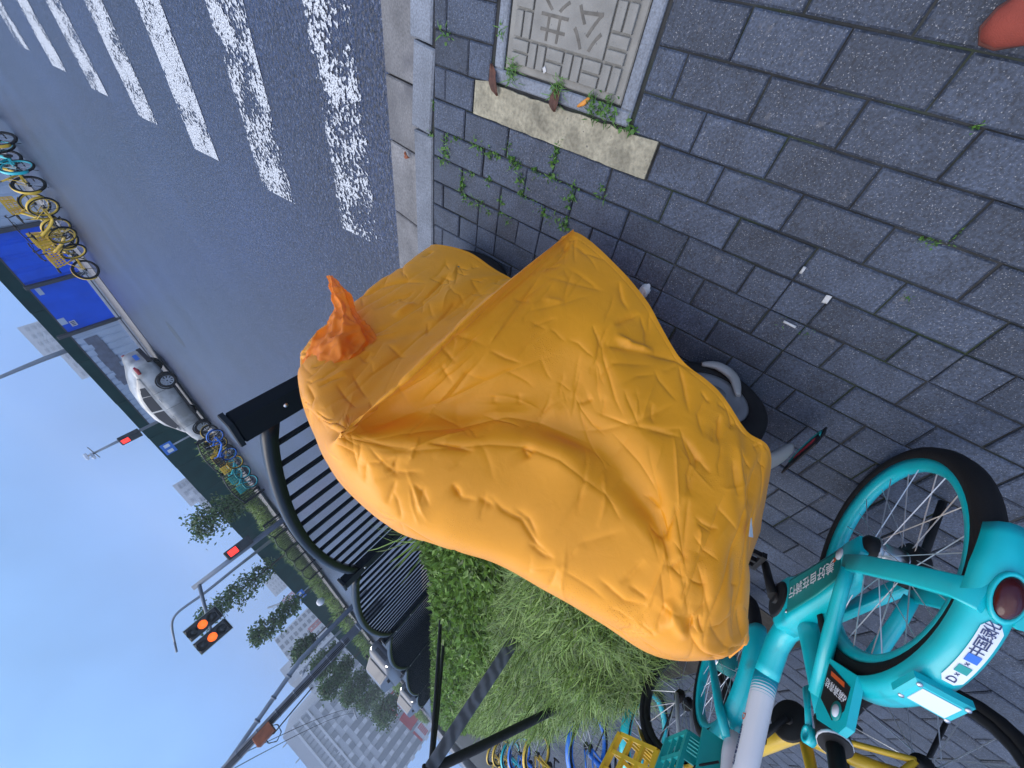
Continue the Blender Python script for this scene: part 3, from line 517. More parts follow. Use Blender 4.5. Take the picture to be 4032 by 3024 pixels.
a = MB().tube([tuple(v) for v in catmull(np.array([(.075, -.055, .06), (.03, -.066, .045), (-.025, -.066, .065), (-.06, -.055, .125)]), 14, 0)], [(.005 + .007 * math.sin(PI * (i + .5) / 14), .006 + .014 * math.sin(PI * (i + .5) / 14)) for i in range(14)], 16).build('swing_arm_cover', mat('pale_grey_plastic', (.24, .24, .235), .5, var=.15, vscale=14), sct)
MB().tube([tuple(v) for v in catmull(np.array([(.02, .02, .42), (-.12, .0, .36), (-.20, 0, .27), (-.235, 0, .20), (-.245, 0, .17)]), 14, 0)], [(.022 + .016 * math.sin(PI * (i + 1) / 15), .010 + .008 * math.sin(PI * (i + 1) / 15)) for i in range(14)], 14).build('mudguard', MATS['pale_grey_plastic'], sct)
fl = MB().prism([(-.075, 0), (.075, 0), (.085, -.05), (.06, -.12), (0, -.135), (-.06, -.12), (-.085, -.05)], -.002, .002).build('mud_flap', M_dark, sct)
fl.matrix_local = frame_m((-.275, -.0, .19), (0, 1, 0), (.22, 0, 1))
rim_ = MB().tube([(-.068, -.055, .003), (-.05, -.107, .003), (0, -.12, .003), (.05, -.107, .003), (.068, -.055, .003)], .0028, 6).build('teal_trim', M_teal, fl)
M_redink = mat('red_ink', (.45, .04, .05), .5)
zz = MB()
for q in range(5): zz.tube([(-.04 + q * .017, -.07, .003), (-.035 + q * .017, -.045, .003), (-.03 + q * .017, -.075, .003), (-.026 + q * .017, -.05, .003)], .002, 5)
zz.build('red_print', M_redink, fl)
# ================================================================== BICYCLES
def arc(cx, cz, r, a0, a1, n, y=0): return [(cx + r * math.cos(math.radians(a0 + (a1 - a0) * i / n)), y, cz + r * math.sin(math.radians(a0 + (a1 - a0) * i / n))) for i in range(n + 1)]
WR = .30
def wheel(parent, x, rimm, hero=False, nm='wheel', seg=32, y=0, disc=False, rimw=.018):
    rim = MB().lathe([(WR - .034, -rimw), (WR - .058, -rimw * .8), (WR - .066, 0), (WR - .058, rimw * .8), (WR - .034, rimw)], (0, 0, 0), 'y', seg, True).build(nm, rimm, parent, (x, y, WR))
    MB().lathe([(WR - .036, -.021), (WR - .018, -.0235), (WR - .004, -.015), (WR, 0), (WR - .004, .015), (WR - .018, .0235), (WR - .036, .021)], (0, 0, 0), 'y', seg + 8, True).build('tyre', M_rubber, rim)
    hb = MB().lathe([(0, -.052), (.012, -.052), (.014, -.038), (.034, -.036), (.036, -.028), (.018, -.024), (.017, .024), (.036, .028), (.034, .036), (.014, .038), (.012, .052), (0, .052)], (0, 0, 0), 'y', 16).build('hub', M_steel if hero else M_dark, rim)
    ns = 28 if hero else 18
    sb = MB()
    for i in range(ns):
        sgn = 1 if i % 2 else -1; a = 2 * PI * i / ns; da = .55 * (1 if (i // 2) % 2 else -1)
        p0 = (.033 * math.cos(a + da), sgn * .031, .033 * math.sin(a + da)); p1 = ((WR - .060) * math.cos(a), sgn * .004, (WR - .060) * math.sin(a))
        if hero: MB().tube([p0, p1], .00135, 4).build('spoke', M_spoke, rim)
        else: sb.tube([p0, p1], .0022, 3, caps=False)
    if not hero: sb.build('spokes', M_spoke, rim)
    return rim
def mudguard(parent, x, a0, a1, m, w=.030, r=WR + .016, n=18, th=.012, name='mudguard'):
    b = MB(); prof = [(-1, -.9), (-.8, .1), (-.4, .8), (0, 1), (.4, .8), (.8, .1), (1, -.9), (.9, -1), (0, .6), (-.9, -1)]
    pts = arc(x, WR, r, a0, a1, n)
    vs_ = []; fs = []; k = 7
    for i, p in enumerate(pts):
        a = math.radians(a0 + (a1 - a0) * i / n); e = min(1, .55 + .45 * math.sin(PI * min(1, max(0, (i + 1.5) / (n + 3)))) * 2)
        for q in range(k):
            u = -1 + 2 * q / (k - 1); dr = (1 - abs(u) ** 3) * th - th
            vs_.append((x + (r + dr) * math.cos(a), u * w * min(1, e), WR + (r + dr) * math.sin(a)))
    for i in range(n):
        for q in range(k - 1): fs.append((i * k + q, i * k + q + 1, (i + 1) * k + q + 1, (i + 1) * k + q))
    b.add(vs_, fs, True); o = b.build(name, m, parent)
    md = o.modifiers.new('thick', 'SOLIDIFY'); md.thickness = .004; md.offset = 0
    return o
def basket(parent, c, m, d=(.30, .36, .22), taper=.82, bw=.013, name='basket', solid_back=True):
    b = MB(); x, y, h = d[0] / 2, d[1] / 2, d[2]
    def ring(z, s_): return [(c[0] - x * s_, c[1] - y * s_, c[2] + z), (c[0] + x * s_, c[1] - y * s_, c[2] + z), (c[0] + x * s_, c[1] + y * s_, c[2] + z), (c[0] - x * s_, c[1] + y * s_, c[2] + z)]
    for z, s_, hh in ((0, taper, bw), (h * .36, taper + (1 - taper) * .36, bw), (h * .7, taper + (1 - taper) * .7, bw), (h, 1, bw * 2.2)):
        q = ring(z, s_)
        for i in range(4): b.bar(q[i], q[(i + 1) % 4], bw * .8, hh)
    lo, hi = ring(0, taper), ring(h, 1)
    for i in range(4):
        a0, a1, b0, b1 = Vector(lo[i]), Vector(lo[(i + 1) % 4]), Vector(hi[i]), Vector(hi[(i + 1) % 4])
        nb = 4 if i % 2 else 3
        for q in range(nb):
            t = q / nb; b.bar(a0.lerp(a1, t), b0.lerp(b1, t), bw * (1.8 if q == 0 else 1), bw * .8, (a1 - a0).normalized().cross((b0 - a0).normalized()))
    for q in range(1, 5): b.bar(Vector(lo[0]).lerp(Vector(lo[1]), q / 5), Vector(lo[3]).lerp(Vector(lo[2]), q / 5), bw, bw * .7)
    return b.build(name, m, parent)
def saddle(parent, c, m=None):
    b = MB().tube([(c[0] - .13, 0, c[2] + .01), (c[0] - .09, 0, c[2] + .02), (c[0] - .02, 0, c[2] + .012), (c[0] + .06, 0, c[2] + .012), (c[0] + .14, 0, c[2])], [(.05, .02), (.078, .028), (.06, .025), (.03, .022), (.014, .012)], 14)
    return b.build('saddle', m or M_dark, parent)
def handlebar(parent, x, z, m, steer=0):
    b = MB().tube([(x - .10, .29, z + .0), (x - .06, .24, z + .01), (x + .015, .10, z + .005), (x + .02, 0, z), (x + .015, -.10, z + .005), (x - .06, -.24, z + .01), (x - .10, -.29, z)], .011, 8).build('handlebar', m, parent)
    for sg in (-1, 1):
        MB().tube([(x - .13, sg * .315, z - .004), (x - .06, sg * .245, z + .01)], .016, 8).build('grip', M_dark, b)
        MB().tube([(x - .03, sg * .18, z - .0), (x - .02, sg * .22, z - .03), (x - .08, sg * .30, z - .045)], .006, 6).build('brake_lever', M_dark, b)
    return b
def crank(parent, x, z, ang, m=None, disc=None):
    c = MB().tube([(x, -.065, z), (x, .065, z)], .02, 10).build('crank', M_dark, parent)
    for sg in (-1, 1):
        a = ang + (0 if sg < 0 else PI); ex, ez = x + .155 * math.cos(a), z + .155 * math.sin(a)
        MB().tube([(x, sg * .07, z), (ex, sg * .08, ez)], [(.012, .016), (.010, .013)], 8).build('crank_arm', M_dark, c)
        MB().box((ex, sg * .125, ez), (.085, .075, .022), ch=.004).build('pedal', M_dark, c)
    if disc: MB().lathe([(0, -.055), (disc, -.055), (disc + .006, -.048), (disc, -.04), (0, -.04)], (x, 0, z), 'y', 24).build('chain_guard', M_dark, c)
    return c
def simple_bike(name, label, group, P, heading, pal, lean=-.08, steer=0.0, z0=0.0, dis='bicycle'):
    """share bike of a common kind; pal = (frame, rim, basket, fork)"""
    fr, rm, bk, fk = pal
    root = empty(name, (P[0], P[1], z0), 0, label, 'bicycle', group); root.rotation_euler = (lean, 0, heading)
    wheel(root, 0, rm, seg=24); 
    MB().tube([(.02, 0, .34), (.20, 0, .33), (.42, 0, .29), (.60, 0, .40), (.80, 0, .60), (.86, 0, .68)], [.018, .024, .036, .038, .034, .030], 12).build('frame', fr, root)
    MB().tube([(.40, 0, .28), (.33, 0, .48), (.27, 0, .66)], [.024, .02, .018], 8).build('seat_tube', fr, root)
    for sg in (-1, 1):
        MB().tube([(0, sg * .055, .30), (.20, sg * .05, .30), (.40, sg * .03, .285)], .010, 6).build('chain_stay', fr, root)
        MB().tube([(0, sg * .055, .30), (.16, sg * .045, .46), (.30, sg * .02, .56)], .009, 6).build('seat_stay', fr, root)
    mudguard(root, 0, 60, 200, fr, n=12)
    MB().tube([(.27, 0, .66), (.235, 0, .80)], .0135, 8).build('seat_post', M_steel, root); saddle(root, (.225, 0, .81))
    crank(root, .42, .28, .9, disc=.075)
    MB().tube([(.87, 0, .62), (.835, 0, .80)], .022, 10).build('head_tube', fr, root)
    fo = empty('steering', (.86, 0, 0), 0); fo.parent = root; fo.rotation_euler = (0, 0, steer)
    bpy.data.objects.remove(fo)
    front = wheel(root, 1.02, rm, seg=24)
    for sg in (-1, 1): MB().tube([(.875, sg * .045, .64), (.92, sg * .055, .52), (1.02, sg * .055, .30)], [.014, .013, .010], 8).build('fork_blade', fk, root)
    mudguard(root, 1.02, 40, 150, fr, n=10)
    MB().tube([(.835, 0, .80), (.80, 0, .95)], .014, 8).build('stem', M_dark, root); handlebar(root, .80, .97, M_dark)
    if bk: basket(root, (1.09, 0, .60), bk, (.32, .32, .24), .84, .018)
    MB().tube([(.05, .06, .29), (-.02, .14, .015)], .007, 6).build('kickstand', M_dark, root)
    return root
# ---- the turquoise bicycle in front
hb = empty('bicycle', (-.844, -.636, .003), 0, 'turquoise and white share bicycle standing nearest, red tail light on its mudguard', 'bicycle')
hb.rotation_euler = (math.radians(-5.08), 0, math.radians(188.7))
rwh = wheel(hb, 0, M_turq, True, seg=56)
MB().lathe([(0, -.062), (.02, -.06), (.032, -.05), (.034, -.036), (.03, -.026)], (0, 0, 0), 'y', 20).build('brake_drum', M_dark, rwh); MB().lathe([(.026, -.026), (.030, -.02), (.030, .02), (.026, .026)], (0, 0, 0), 'y', 20).build('hub_shell', M_steel, rwh)
MB().lathe([(.03, .026), (.055, .03), (.055, .05), (.045, .06), (0, .065)], (0, 0, 0), 'y', 20).build('sprocket_cover', M_dark, rwh)
# chain case beam on the right side (towards the camera)
CY = -.028
cc = MB(); prof = [(-1, -.86), (-.8, -1), (.8, -1), (1, -.86), (1, .86), (.8, 1), (-.8, 1), (-1, .86)]
cc.tube([(-.01, CY - .03, .304), (.05, CY - .02, .308), (.09, CY - .006, .310), (.20, CY, .306), (.34, CY, .300), (.385, CY, .296), (.43, CY, .290), (.455, CY, .288)], [(.008, .026), (.016, .046), (.025, .056), (.029, .064), (.031, .070), (.032, .084), (.032, .084), (.030, .066)], prof=prof, upv=(0, 0, 1))
ccase = cc.build('chain_case', M_turq, hb)
b = MB().tube([(.085, CY - .0312, .310), (.20, CY - .0290, .306), (.36, CY - .0312, .299)], [(.0022, .042), (.0022, .052), (.0022, .057)], prof=prof, upv=(0, 0, 1)).build('inset', M_turq2, ccase)
TX = (1, 0, -.05)
text('美好', .042, M_inkw, 'lettering', ccase, .0004, frame_m((.150, CY - .0345, .302), TX, (.05, 0, 1)))
text('自在骑行', .040, M_inkw, 'lettering', ccase, .0004, frame_m((.272, CY - .0346, .296), TX, (.05, 0, 1)))
MB().lathe([(0, -.0006), (.017, -.0006), (.017, .0006), (0, .0006)], (.085, CY - .0345, .285), 'y', 20).build('round_sticker', M_plate, ccase)
MB().lathe([(0, -.0006), (.008, -.0006), (.008, .0006), (0, .0006)], (.112, CY - .0325, .290), 'y', 12).build('orange_mark', M_orange, ccase)
for q in ((.03, .325), (.052, .318), (.37, .345)): MB().lathe([(0, -.004), (.006, -.003), (.006, .002)], (q[0], CY - .030, q[1]), 'y', 10).build('bolt', M_steel, ccase)
cr = MB().tube([(.43, -.075, .28), (.43, .07, .28)], .020, 12).build('crank', M_dark, hb)
MB().lathe([(0, CY - .038), (.050, CY - .038), (.060, CY - .034), (.062, CY - .02), (.06, CY)], (.43, 0, .28), 'y', 24).build('crank_cap', M_dark, cr)
MB().tube([(.43, -.074, .28), (.46, -.080, .21), (.495, -.086, .125)], [(.017, .017), (.014, .014), (.013, .013)], 10).build('crank_arm', M_dark, cr)
MB().tube([(.43, .07, .28), (.37, .085, .43)], [(.014, .014), (.012, .012)], 10).build('crank_arm', M_dark, cr)
pd = MB(); 
for y_ in (-.105, -.175): pd.bar((.45, y_, .125), (.55, y_, .125), .016, .022)
for x_ in (.46, .505, .54): pd.bar((x_, -.105, .125), (x_, -.175, .125), .012, .020)
pd.build('pedal', M_dark, cr); MB().box((.37, .13, .43), (.10, .07, .022), ch=.004).build('pedal', M_dark, cr)
# frame
MB().tube([(.33, .0, .36), (.41, 0, .325), (.50, 0, .325), (.56, 0, .36), (.60, 0, .42), (.614, 0, .445)], [(.028, .032), (.032, .044), (.034, .046), (.034, .044), (.0345, .040), (.0345, .0392)], 16).build('frame', M_turq, hb)
M_fade = bpy.data.materials.new('turquoise_to_white'); M_fade.use_nodes = True
t_ = M_fade.node_tree; b_ = t_.nodes['Principled BSDF']; b_.inputs['Roughness'].default_value = .4; b_.inputs['Coat Weight'].default_value = .2
tcn = t_.nodes.new('ShaderNodeTexCoord'); sxn = t_.nodes.new('ShaderNodeSeparateXYZ'); wv = t_.nodes.new('ShaderNodeMath'); wv.operation = 'PINGPONG'; wv.inputs[1].default_value = .0042
t_.links.new(tcn.outputs['Object'], sxn.inputs[0]); t_.links.new(sxn.outputs['Z'], wv.inputs[0])
gr = t_.nodes.new('ShaderNodeMapRange'); gr.inputs[1].default_value = .468; gr.inputs[2].default_value = .515; gr.inputs[3].default_value = .0; gr.inputs[4].default_value = .0044; t_.links.new(sxn.outputs['Z'], gr.inputs[0])
gt = t_.nodes.new('ShaderNodeMath'); gt.operation = 'LESS_THAN'; t_.links.new(wv.outputs[0], gt.inputs[0]); t_.links.new(gr.outputs[0], gt.inputs[1])
mxn = t_.nodes.new('ShaderNodeMix'); mxn.data_type = 'RGBA'; mxn.inputs[6].default_value = (0, .36, .46, 1); mxn.inputs[7].default_value = (.62, .64, .68, 1); t_.links.new(gt.outputs[0], mxn.inputs[0]); t_.links.new(mxn.outputs[2], b_.inputs['Base Color'])
dt = MB().tube([(.612, 0, .44), (.63, 0, .48), (.658, 0, .57), (.685, 0, .66), (.71, 0, .74), (.745, 0, .80)], [(.0335, .0385), (.034, .038), (.033, .036), (.032, .035), (.032, .036), (.034, .040)], 16).build('down_tube', M_fade, hb)
dv = Vector((.055, 0, .18)).normalized()
text('D', .030, M_orange, 'lettering', dt, .0004, frame_m((.668, -.0335, .580), dv, (-.18, 0, .055)))
text('扫码骑行绿色出行', .014, M_ink, 'lettering', dt, .0004, frame_m((.690, -.0328, .655), dv, (-.18, 0, .055)))
MB().tube([(.365, 0, .34), (.335, 0, .43), (.29, 0, .56), (.255, 0, .64)], [(.030, .042), (.028, .036), (.026, .032), (.028, .032)], 14).build('seat_tube', M_turq, hb)
for sg in (-1, 1):
    MB().tube([(.045, sg * .066, .352), (.09, sg * .060, .40), (.17, sg * .045, .48), (.265, sg * .026, .585)], [.015, .016, .017, .017], 12).build('seat_stay', M_turq, hb)
    MB().tube([(.05, sg * .070, .335), (-.02, sg * .068, .375), (-.13, sg * .056, .445), (-.21, sg * .037, .497), (-.245, sg * .020, .522)], [(.006, .020), (.007, .022), (.007, .021), (.007, .022), (.006, .030)], prof=prof, upv=(0, 0, 1)).build('mudguard_stay', M_turq, hb)
MB().tube([(0, .078, .30), (.2, .07, .295), (.40, .05, .30)], [(.012, .02), (.012, .018), (.014, .02)], prof=prof, upv=(0, 0, 1)).build('chain_stay', M_turq, hb)
lp = MB().prism([(-.062, -.058), (.055, -.072), (.066, .05), (.05, .066), (-.04, .066), (-.062, .045)], -.008, .008).build('logo_plate', M_turq, hb)
lp.matrix_local = frame_m((.160, -.032, .617), (.9, 0, -.43), (.43, 0, .9))
MB().prism([(-.05, -.03), (.05, -.06), (.052, .02), (-.01, .05), (-.045, .02)], .0081, .0092).build('decal', M_dark, lp)
MB().lathe([(0, -.0006), (.020, -.0006), (.020, .0006), (0, .0006)], (0, 0, 0), 'z', 20).build('ring', M_teal, lp, (-.02, .028, .0098)); MB().lathe([(0, -.0006), (.013, -.0006), (.013, .0006), (0, .0006)], (0, 0, 0), 'z', 20).build('disc', M_plate, lp, (-.02, .028, .0112))
text('d滴滴青桔', .021, M_inkw, 'lettering', lp, .0004, frame_m((.0, -.012, .0097), (1, -.2, 0), (.2, 1, 0)))
MB().prism([(-.03, -.024), (.03, -.036), (.032, -.046), (-.028, -.034)], .0093, .0099).build('orange_strip', M_orange, lp)
MB().tube([(.257, 0, .635), (.240, 0, .685)], .033, 16).build('seat_clamp', M_dark, hb)
MB().tube([(.2435, 0, .676), (.241, 0, .682)], .0345, 16).build('clamp_ring', M_white, hb)
MB().tube([(.243, 0, .68), (.20, 0, .84)], .0175, 12).build('seat_post', M_dark, hb); saddle(hb, (.19, 0, .855))
lv = MB().tube([(.325, -.02, .555), (.312, -.022, .61), (.30, -.024, .655)], [(.006, .016), (.006, .010), (.006, .012)], 8).build('clamp_lever', M_turq, hb)
MB().lathe([(.012, -.009), (.020, -.009), (.020, .009), (.012, .009)], (.298, -.024, .672), 'y', 16, True).build('lever_ring', M_turq, lv)
mg = mudguard(hb, 0, 40, 163, M_turq, w=.037, r=WR + .030, n=30, th=.030)
tlm = empty('tail_light', (-.312, 0, .385)); bpy.data.objects.remove(tlm)
tl = MB().lathe([(0, .020), (.022, .018), (.036, .008), (.040, -.010)], (0, 0, 0), 'z', 22).build('tail_light', M_red, mg); tl.matrix_local = frame_m((-.257, 0, .515), (0, -1, 0), (.64, 0, .77)) @ Matrix.Diagonal((.52, 0.98, .8, 1))
MB().lathe([(.036, -.012), (.046, -.006), (.047, .004), (.040, .006), (.036, .0)], (0, 0, 0), 'z', 22, True).build('light_rim', M_turq, tl)
a = math.radians(134); sc_c = ((WR + .023) * math.cos(a), WR + (WR + .023) * math.sin(a)); up_ = Vector((math.cos(a), 0, math.sin(a))); al = Vector((math.sin(a), 0, -math.cos(a)))
st = MB()
for i in range(13):
    aa = math.radians(119.5 + (i - 6) * 2.0)
    for q in (-1, 1):
        wdt = .015 * (1 if 0 < i < 12 else .55); st.v.append(((WR + .0335) * math.cos(aa), q * wdt, WR + (WR + .0335) * math.sin(aa)))
for i in range(12): st.f.append((2 * i, 2 * i + 1, 2 * i + 3, 2 * i + 2)); st.smooth.append(True)
stk = st.build('sticker', M_plate, mg)
def on_guard(deg, txt, size, m, nm='lettering'):
    aa = math.radians(deg); u_ = Vector((math.cos(aa), 0, math.sin(aa))); t2 = Vector((math.sin(aa), 0, -math.cos(aa)))
    o_ = u_ * (WR + .0343) + Vector((0, 0, WR)); return text(txt, size, m, nm, mg, .0004, frame_m(o_, -t2, (0, 1, 0)) if False else frame_m(o_, -t2, Vector(u_).cross(-t2)))
for i, ch_ in enumerate('中国绿化'): on_guard(121.6 + i * 2.9, ch_, .022, M_ink)
on_guard(109.6, 'D', .019, M_ink); on_guard(111.9, '×', .014, M_ink); on_guard(116.6, '×', .014, M_ink)
for deg, m_ in ((114.3, M_teal), (119.0, M_inkblue)):
    aa = math.radians(deg); o_ = Vector((math.cos(aa), 0, math.sin(aa))) * (WR + .0346) + Vector((0, 0, WR))
    q_ = MB().box((0, 0, 0), (.016, .018, .0006)).build('icon', m_, mg); q_.matrix_local = frame_m(o_, (math.sin(aa), 0, -math.cos(aa)), (0, 1, 0))
a = math.radians(100); u_ = Vector((math.cos(a), 0, math.sin(a)))
sl = MB().box((0, 0, 0), (.062, .085, .020), ch=.006).build('reflector_box', M_turq, mg); sl.matrix_local = frame_m(u_ * (WR + .040) + Vector((0, 0, WR)), (math.sin(a), 0, -math.cos(a)), (0, 1, 0))
MB().box((0, 0, .0105), (.042, .055, .002)).build('reflector', M_plate, sl)
for i in (-1, 1):
    for j in (-1, 1): MB().lathe([(0, .0125), (.004, .012), (.005, .0098)], (i * .025, j * .034, 0), 'z', 8).build('bolt', M_steel, sl)
# front end
FX = 1.02
fwh = wheel(hb, FX, M_turq, True, seg=48)
MB().lathe([(.03, -.03), (.045, -.035), (.045, .035), (.03, .03)], (0, 0, 0), 'y', 16, True).build('dynamo', M_turq2, fwh)
for sg in (-1, 1): MB().tube([(FX, sg * .060, .30), (FX - .05, sg * .060, .36), (FX - .13, sg * .058, .46), (FX - .20, sg * .050, .56), (.80, sg * .025, .625)], [.011, .0135, .015, .016, .017], 12).build('fork_blade', M_turq, hb)
fm = mudguard(hb, FX, 88, 190, M_turq, w=.040, r=WR + .030, n=24, th=.030)
MB().tube([(.81, 0, .60), (.80, 0, .66), (.775, 0, .80), (.76, 0, .86)], [.030, .036, .034, .032], 14).build('head_tube', M_white, hb)
MB().tube([(.76, 0, .86), (.74, 0, .96)], .016, 10).build('stem', M_dark, hb); handlebar(hb, .74, .98, M_dark)
basket(hb, (1.00, 0, .655), M_teal, (.26, .28, .20), .85, .015)
MB().box((.845, -.03, .70), (.012, .12, .15), ch=.003).build('basket_bracket', M_teal, hb)
MB().tube([(.80, -.04, .70), (.85, -.09, .74), (.87, -.12, .84), (.80, -.16, .95)], .0035, 6).build('brake_cable', M_dark, hb)
MB().tube([(.06, .09, .28), (.0, .15, .02)], .010, 8).build('kickstand', M_dark, hb)
# ---- the other bicycles on the sidewalk
YEL = (M_yellow, M_dark, M_yellow, M_yellow); YWH = (M_yellow, M_dark, M_yellow, M_white); BLU = (M_blue, M_blue, M_dark, M_blue); TEA = (M_turq, M_turq, M_teal, M_turq); YE2 = (M_yellow, M_yellow, M_yellow, M_yellow)
GS = 'share bicycles parked on the sidewalk'
def bike2(label, R_, F_, pal, lean=-.07, z0=0.0, grp=GS):
    d = (F_[0] - R_[0], F_[1] - R_[1]); return simple_bike('bicycle', label, grp, R_, math.atan2(d[1], d[0]), pal, lean, 0, z0)
bike2('yellow share bicycle with white fork, standing right behind the turquoise one', (-1.56, -1.33), (-2.50, -.95), YWH)
bike2('teal bicycle between the yellow basket and the blue wheel, mostly hidden', (-3.56, -1.20), (-4.2, -1.95), TEA)
bike2('bright blue bicycle with blue rims, nearest blue one beside the grassy planting', (-5.33, -1.32), (-5.9, -2.15), BLU)
bike2('yellow bicycle standing between the two blue bicycles', (-8.9, -1.54), (-9.5, -2.4), YE2)
bike2('blue bicycle behind the second yellow one, farther along the planting', (-11.0, -1.61), (-11.6, -2.5), BLU)
bike2('teal bicycle near the far end of the parked row', (-13.0, -1.75), (-13.6, -2.6), TEA)
bike2('yellow bicycle at the far end of the parked row', (-14.6, -1.7), (-15.3, -2.5), YE2)
bike2('small yellow bicycle last in the parked row', (-17.0, -1.8), (-17.8, -2.5), YEL)
# ================================================================== NEAR FENCE
M_fence = mat('fence_paint', (.004, .007, .011), .5, var=.2, vscale=5, spec=.14)
M_fcap = mat('fence_rail', (.005, .009, .014), .35, var=.1, spec=.35)
FP = [(-1.222, 1.12, 1.022), (-3.223, 1.12, 0.973), (-5.931, 1.12, 0.908), (-9.48, 1.12, 0.865), (-16.441, 1.12, 0.823)]
FP += [(2 * FP[-1][0] - FP[-2][0] - .4, 1.12, FP[-1][2] - .06)]
FH = .97
posts_lbl = ['black fence end post nearest the orange cover', 'second black fence post, at the edge of the leafy hedge', 'third black fence post along the kerb', 'fourth black fence post along the kerb', 'fifth black fence post, small and far along the kerb', 'last black fence post in the row along the kerb']
panel_lbl = ['nearest arched black railing panel between scooter cover and hedge', 'second arched black railing panel, behind the leafy hedge', 'third arched black railing panel along the kerb', 'fourth arched black railing panel along the kerb', 'fifth and farthest arched black railing panel along the kerb']
fence = empty('railing_fence', (FP[0][0], 1.12, 0), 0, 'black railing fence with arched panels running along the near kerb', 'fence'); F0 = Vector((FP[0][0], 1.12, 0))
for i, (x, y, zt) in enumerate(FP):
    b = MB().box((0, 0, FH / 2 + .03), (.115, .06, FH + .06), ch=.006).build('post', M_fence, fence, Vector((x, y, zt - FH)) - F0); b['label'] = posts_lbl[i]
    MB().box((0, 0, FH + .07), (.125, .07, .02), ch=.004).build('cap', M_fcap, b)
    for zz in (.28, .62, .86): MB().lathe([(0, -.006), (.008, -.005), (.009, 0)], (.01, -.03, zz), 'y', 10).build('bolt', M_steel, b)
for i in range(len(FP) - 1):
    (xa, ya, za), (xb, yb, zb) = FP[i], FP[i + 1]; xa -= .06; xb += .06; Ln = xa - xb
    r = empty('panel', Vector((xa, ya, 0)) - F0, 0, panel_lbl[i]); r.parent = fence
    za -= .045; zb -= .045; rise = .055 + .075 * min(1.4, Ln / 1.7); n = 24
    def ztop(t): return za + (zb - za) * t + rise * math.sin(PI * t) ** .75
    b0, b1 = za - FH + .17, zb - FH + .17
    pts = [(-Ln * q / n, 0, ztop(q / n)) for q in range(n + 1)]
    MB().tube(pts, [(.022, .026)] * (n + 1), prof=[(-1, -1), (1, -1), (1, .6), (.7, 1), (-.7, 1), (-1, .6)], upv=(0, 0, 1)).build('top_rail', M_fcap, r)
    MB().bar((0, 0, b0), (-Ln, 0, b1), .035, .04).build('bottom_rail', M_fence, r)
    ns = max(6, int(Ln / .132))
    for q in range(1, ns):
        t = q / ns; MB().bar((-Ln * t, 0, b0 + (b1 - b0) * t), (-Ln * t, 0, ztop(t) - .02), .019, .015, (1, 0, 0)).build('slat', M_fence, r)
# ================================================================== PLANTING
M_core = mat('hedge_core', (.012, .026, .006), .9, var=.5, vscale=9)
tag(MB().box((-20, .05, -.02), (36.4, 2.3, .05)).build('planting_soil', M_soil), kind='structure')
def quadleaf(b, p, d, up_, L_, w, curl=.25):
    d = d.normalized(); r = d.cross(up_)
    if r.length < 1e-4: r = Vector((1, 0, 0))
    r.normalize(); n_ = r.cross(d)
    m_ = p + d * L_ * .5 + n_ * (curl * L_ * .18); e_ = p + d * L_ - n_ * (curl * L_ * .25)
    b.add([p, m_ - r * w, e_, m_ + r * w], [(0, 1, 2, 3)], False)
def blade(b, p, d, L_, w, droop):
    d = d.normalized(); r = d.cross(Vector((0, 0, 1))); r = r.normalized() if r.length > 1e-4 else Vector((1, 0, 0))
    pts = [p]; v = d.copy(); q = p.copy()
    for s_ in range(3): q = q + v * (L_ / 3); v = (v + Vector((0, 0, -droop))).normalized(); pts.append(q.copy())
    vs_ = [pts[0] - r * w * .6, pts[0] + r * w * .6, pts[1] - r * w, pts[1] + r * w, pts[2] - r * w * .8, pts[2] + r * w * .8, pts[3]]
    b.add(vs_, [(0, 1, 3, 2), (2, 3, 5, 4), (4, 5, 6)], False)
def rv(): 
    a = random.uniform(0, 2 * PI); z = random.uniform(-.3, 1); q = math.sqrt(max(0, 1 - z * z)); return Vector((q * math.cos(a), q * math.sin(a), z))
def hmap(x, y, h, s=1.7): return h * (.86 + .22 * mnoise.noise(Vector((x * s, y * s, 3))) + .10 * mnoise.noise(Vector((x * 5, y * 5, 8))))
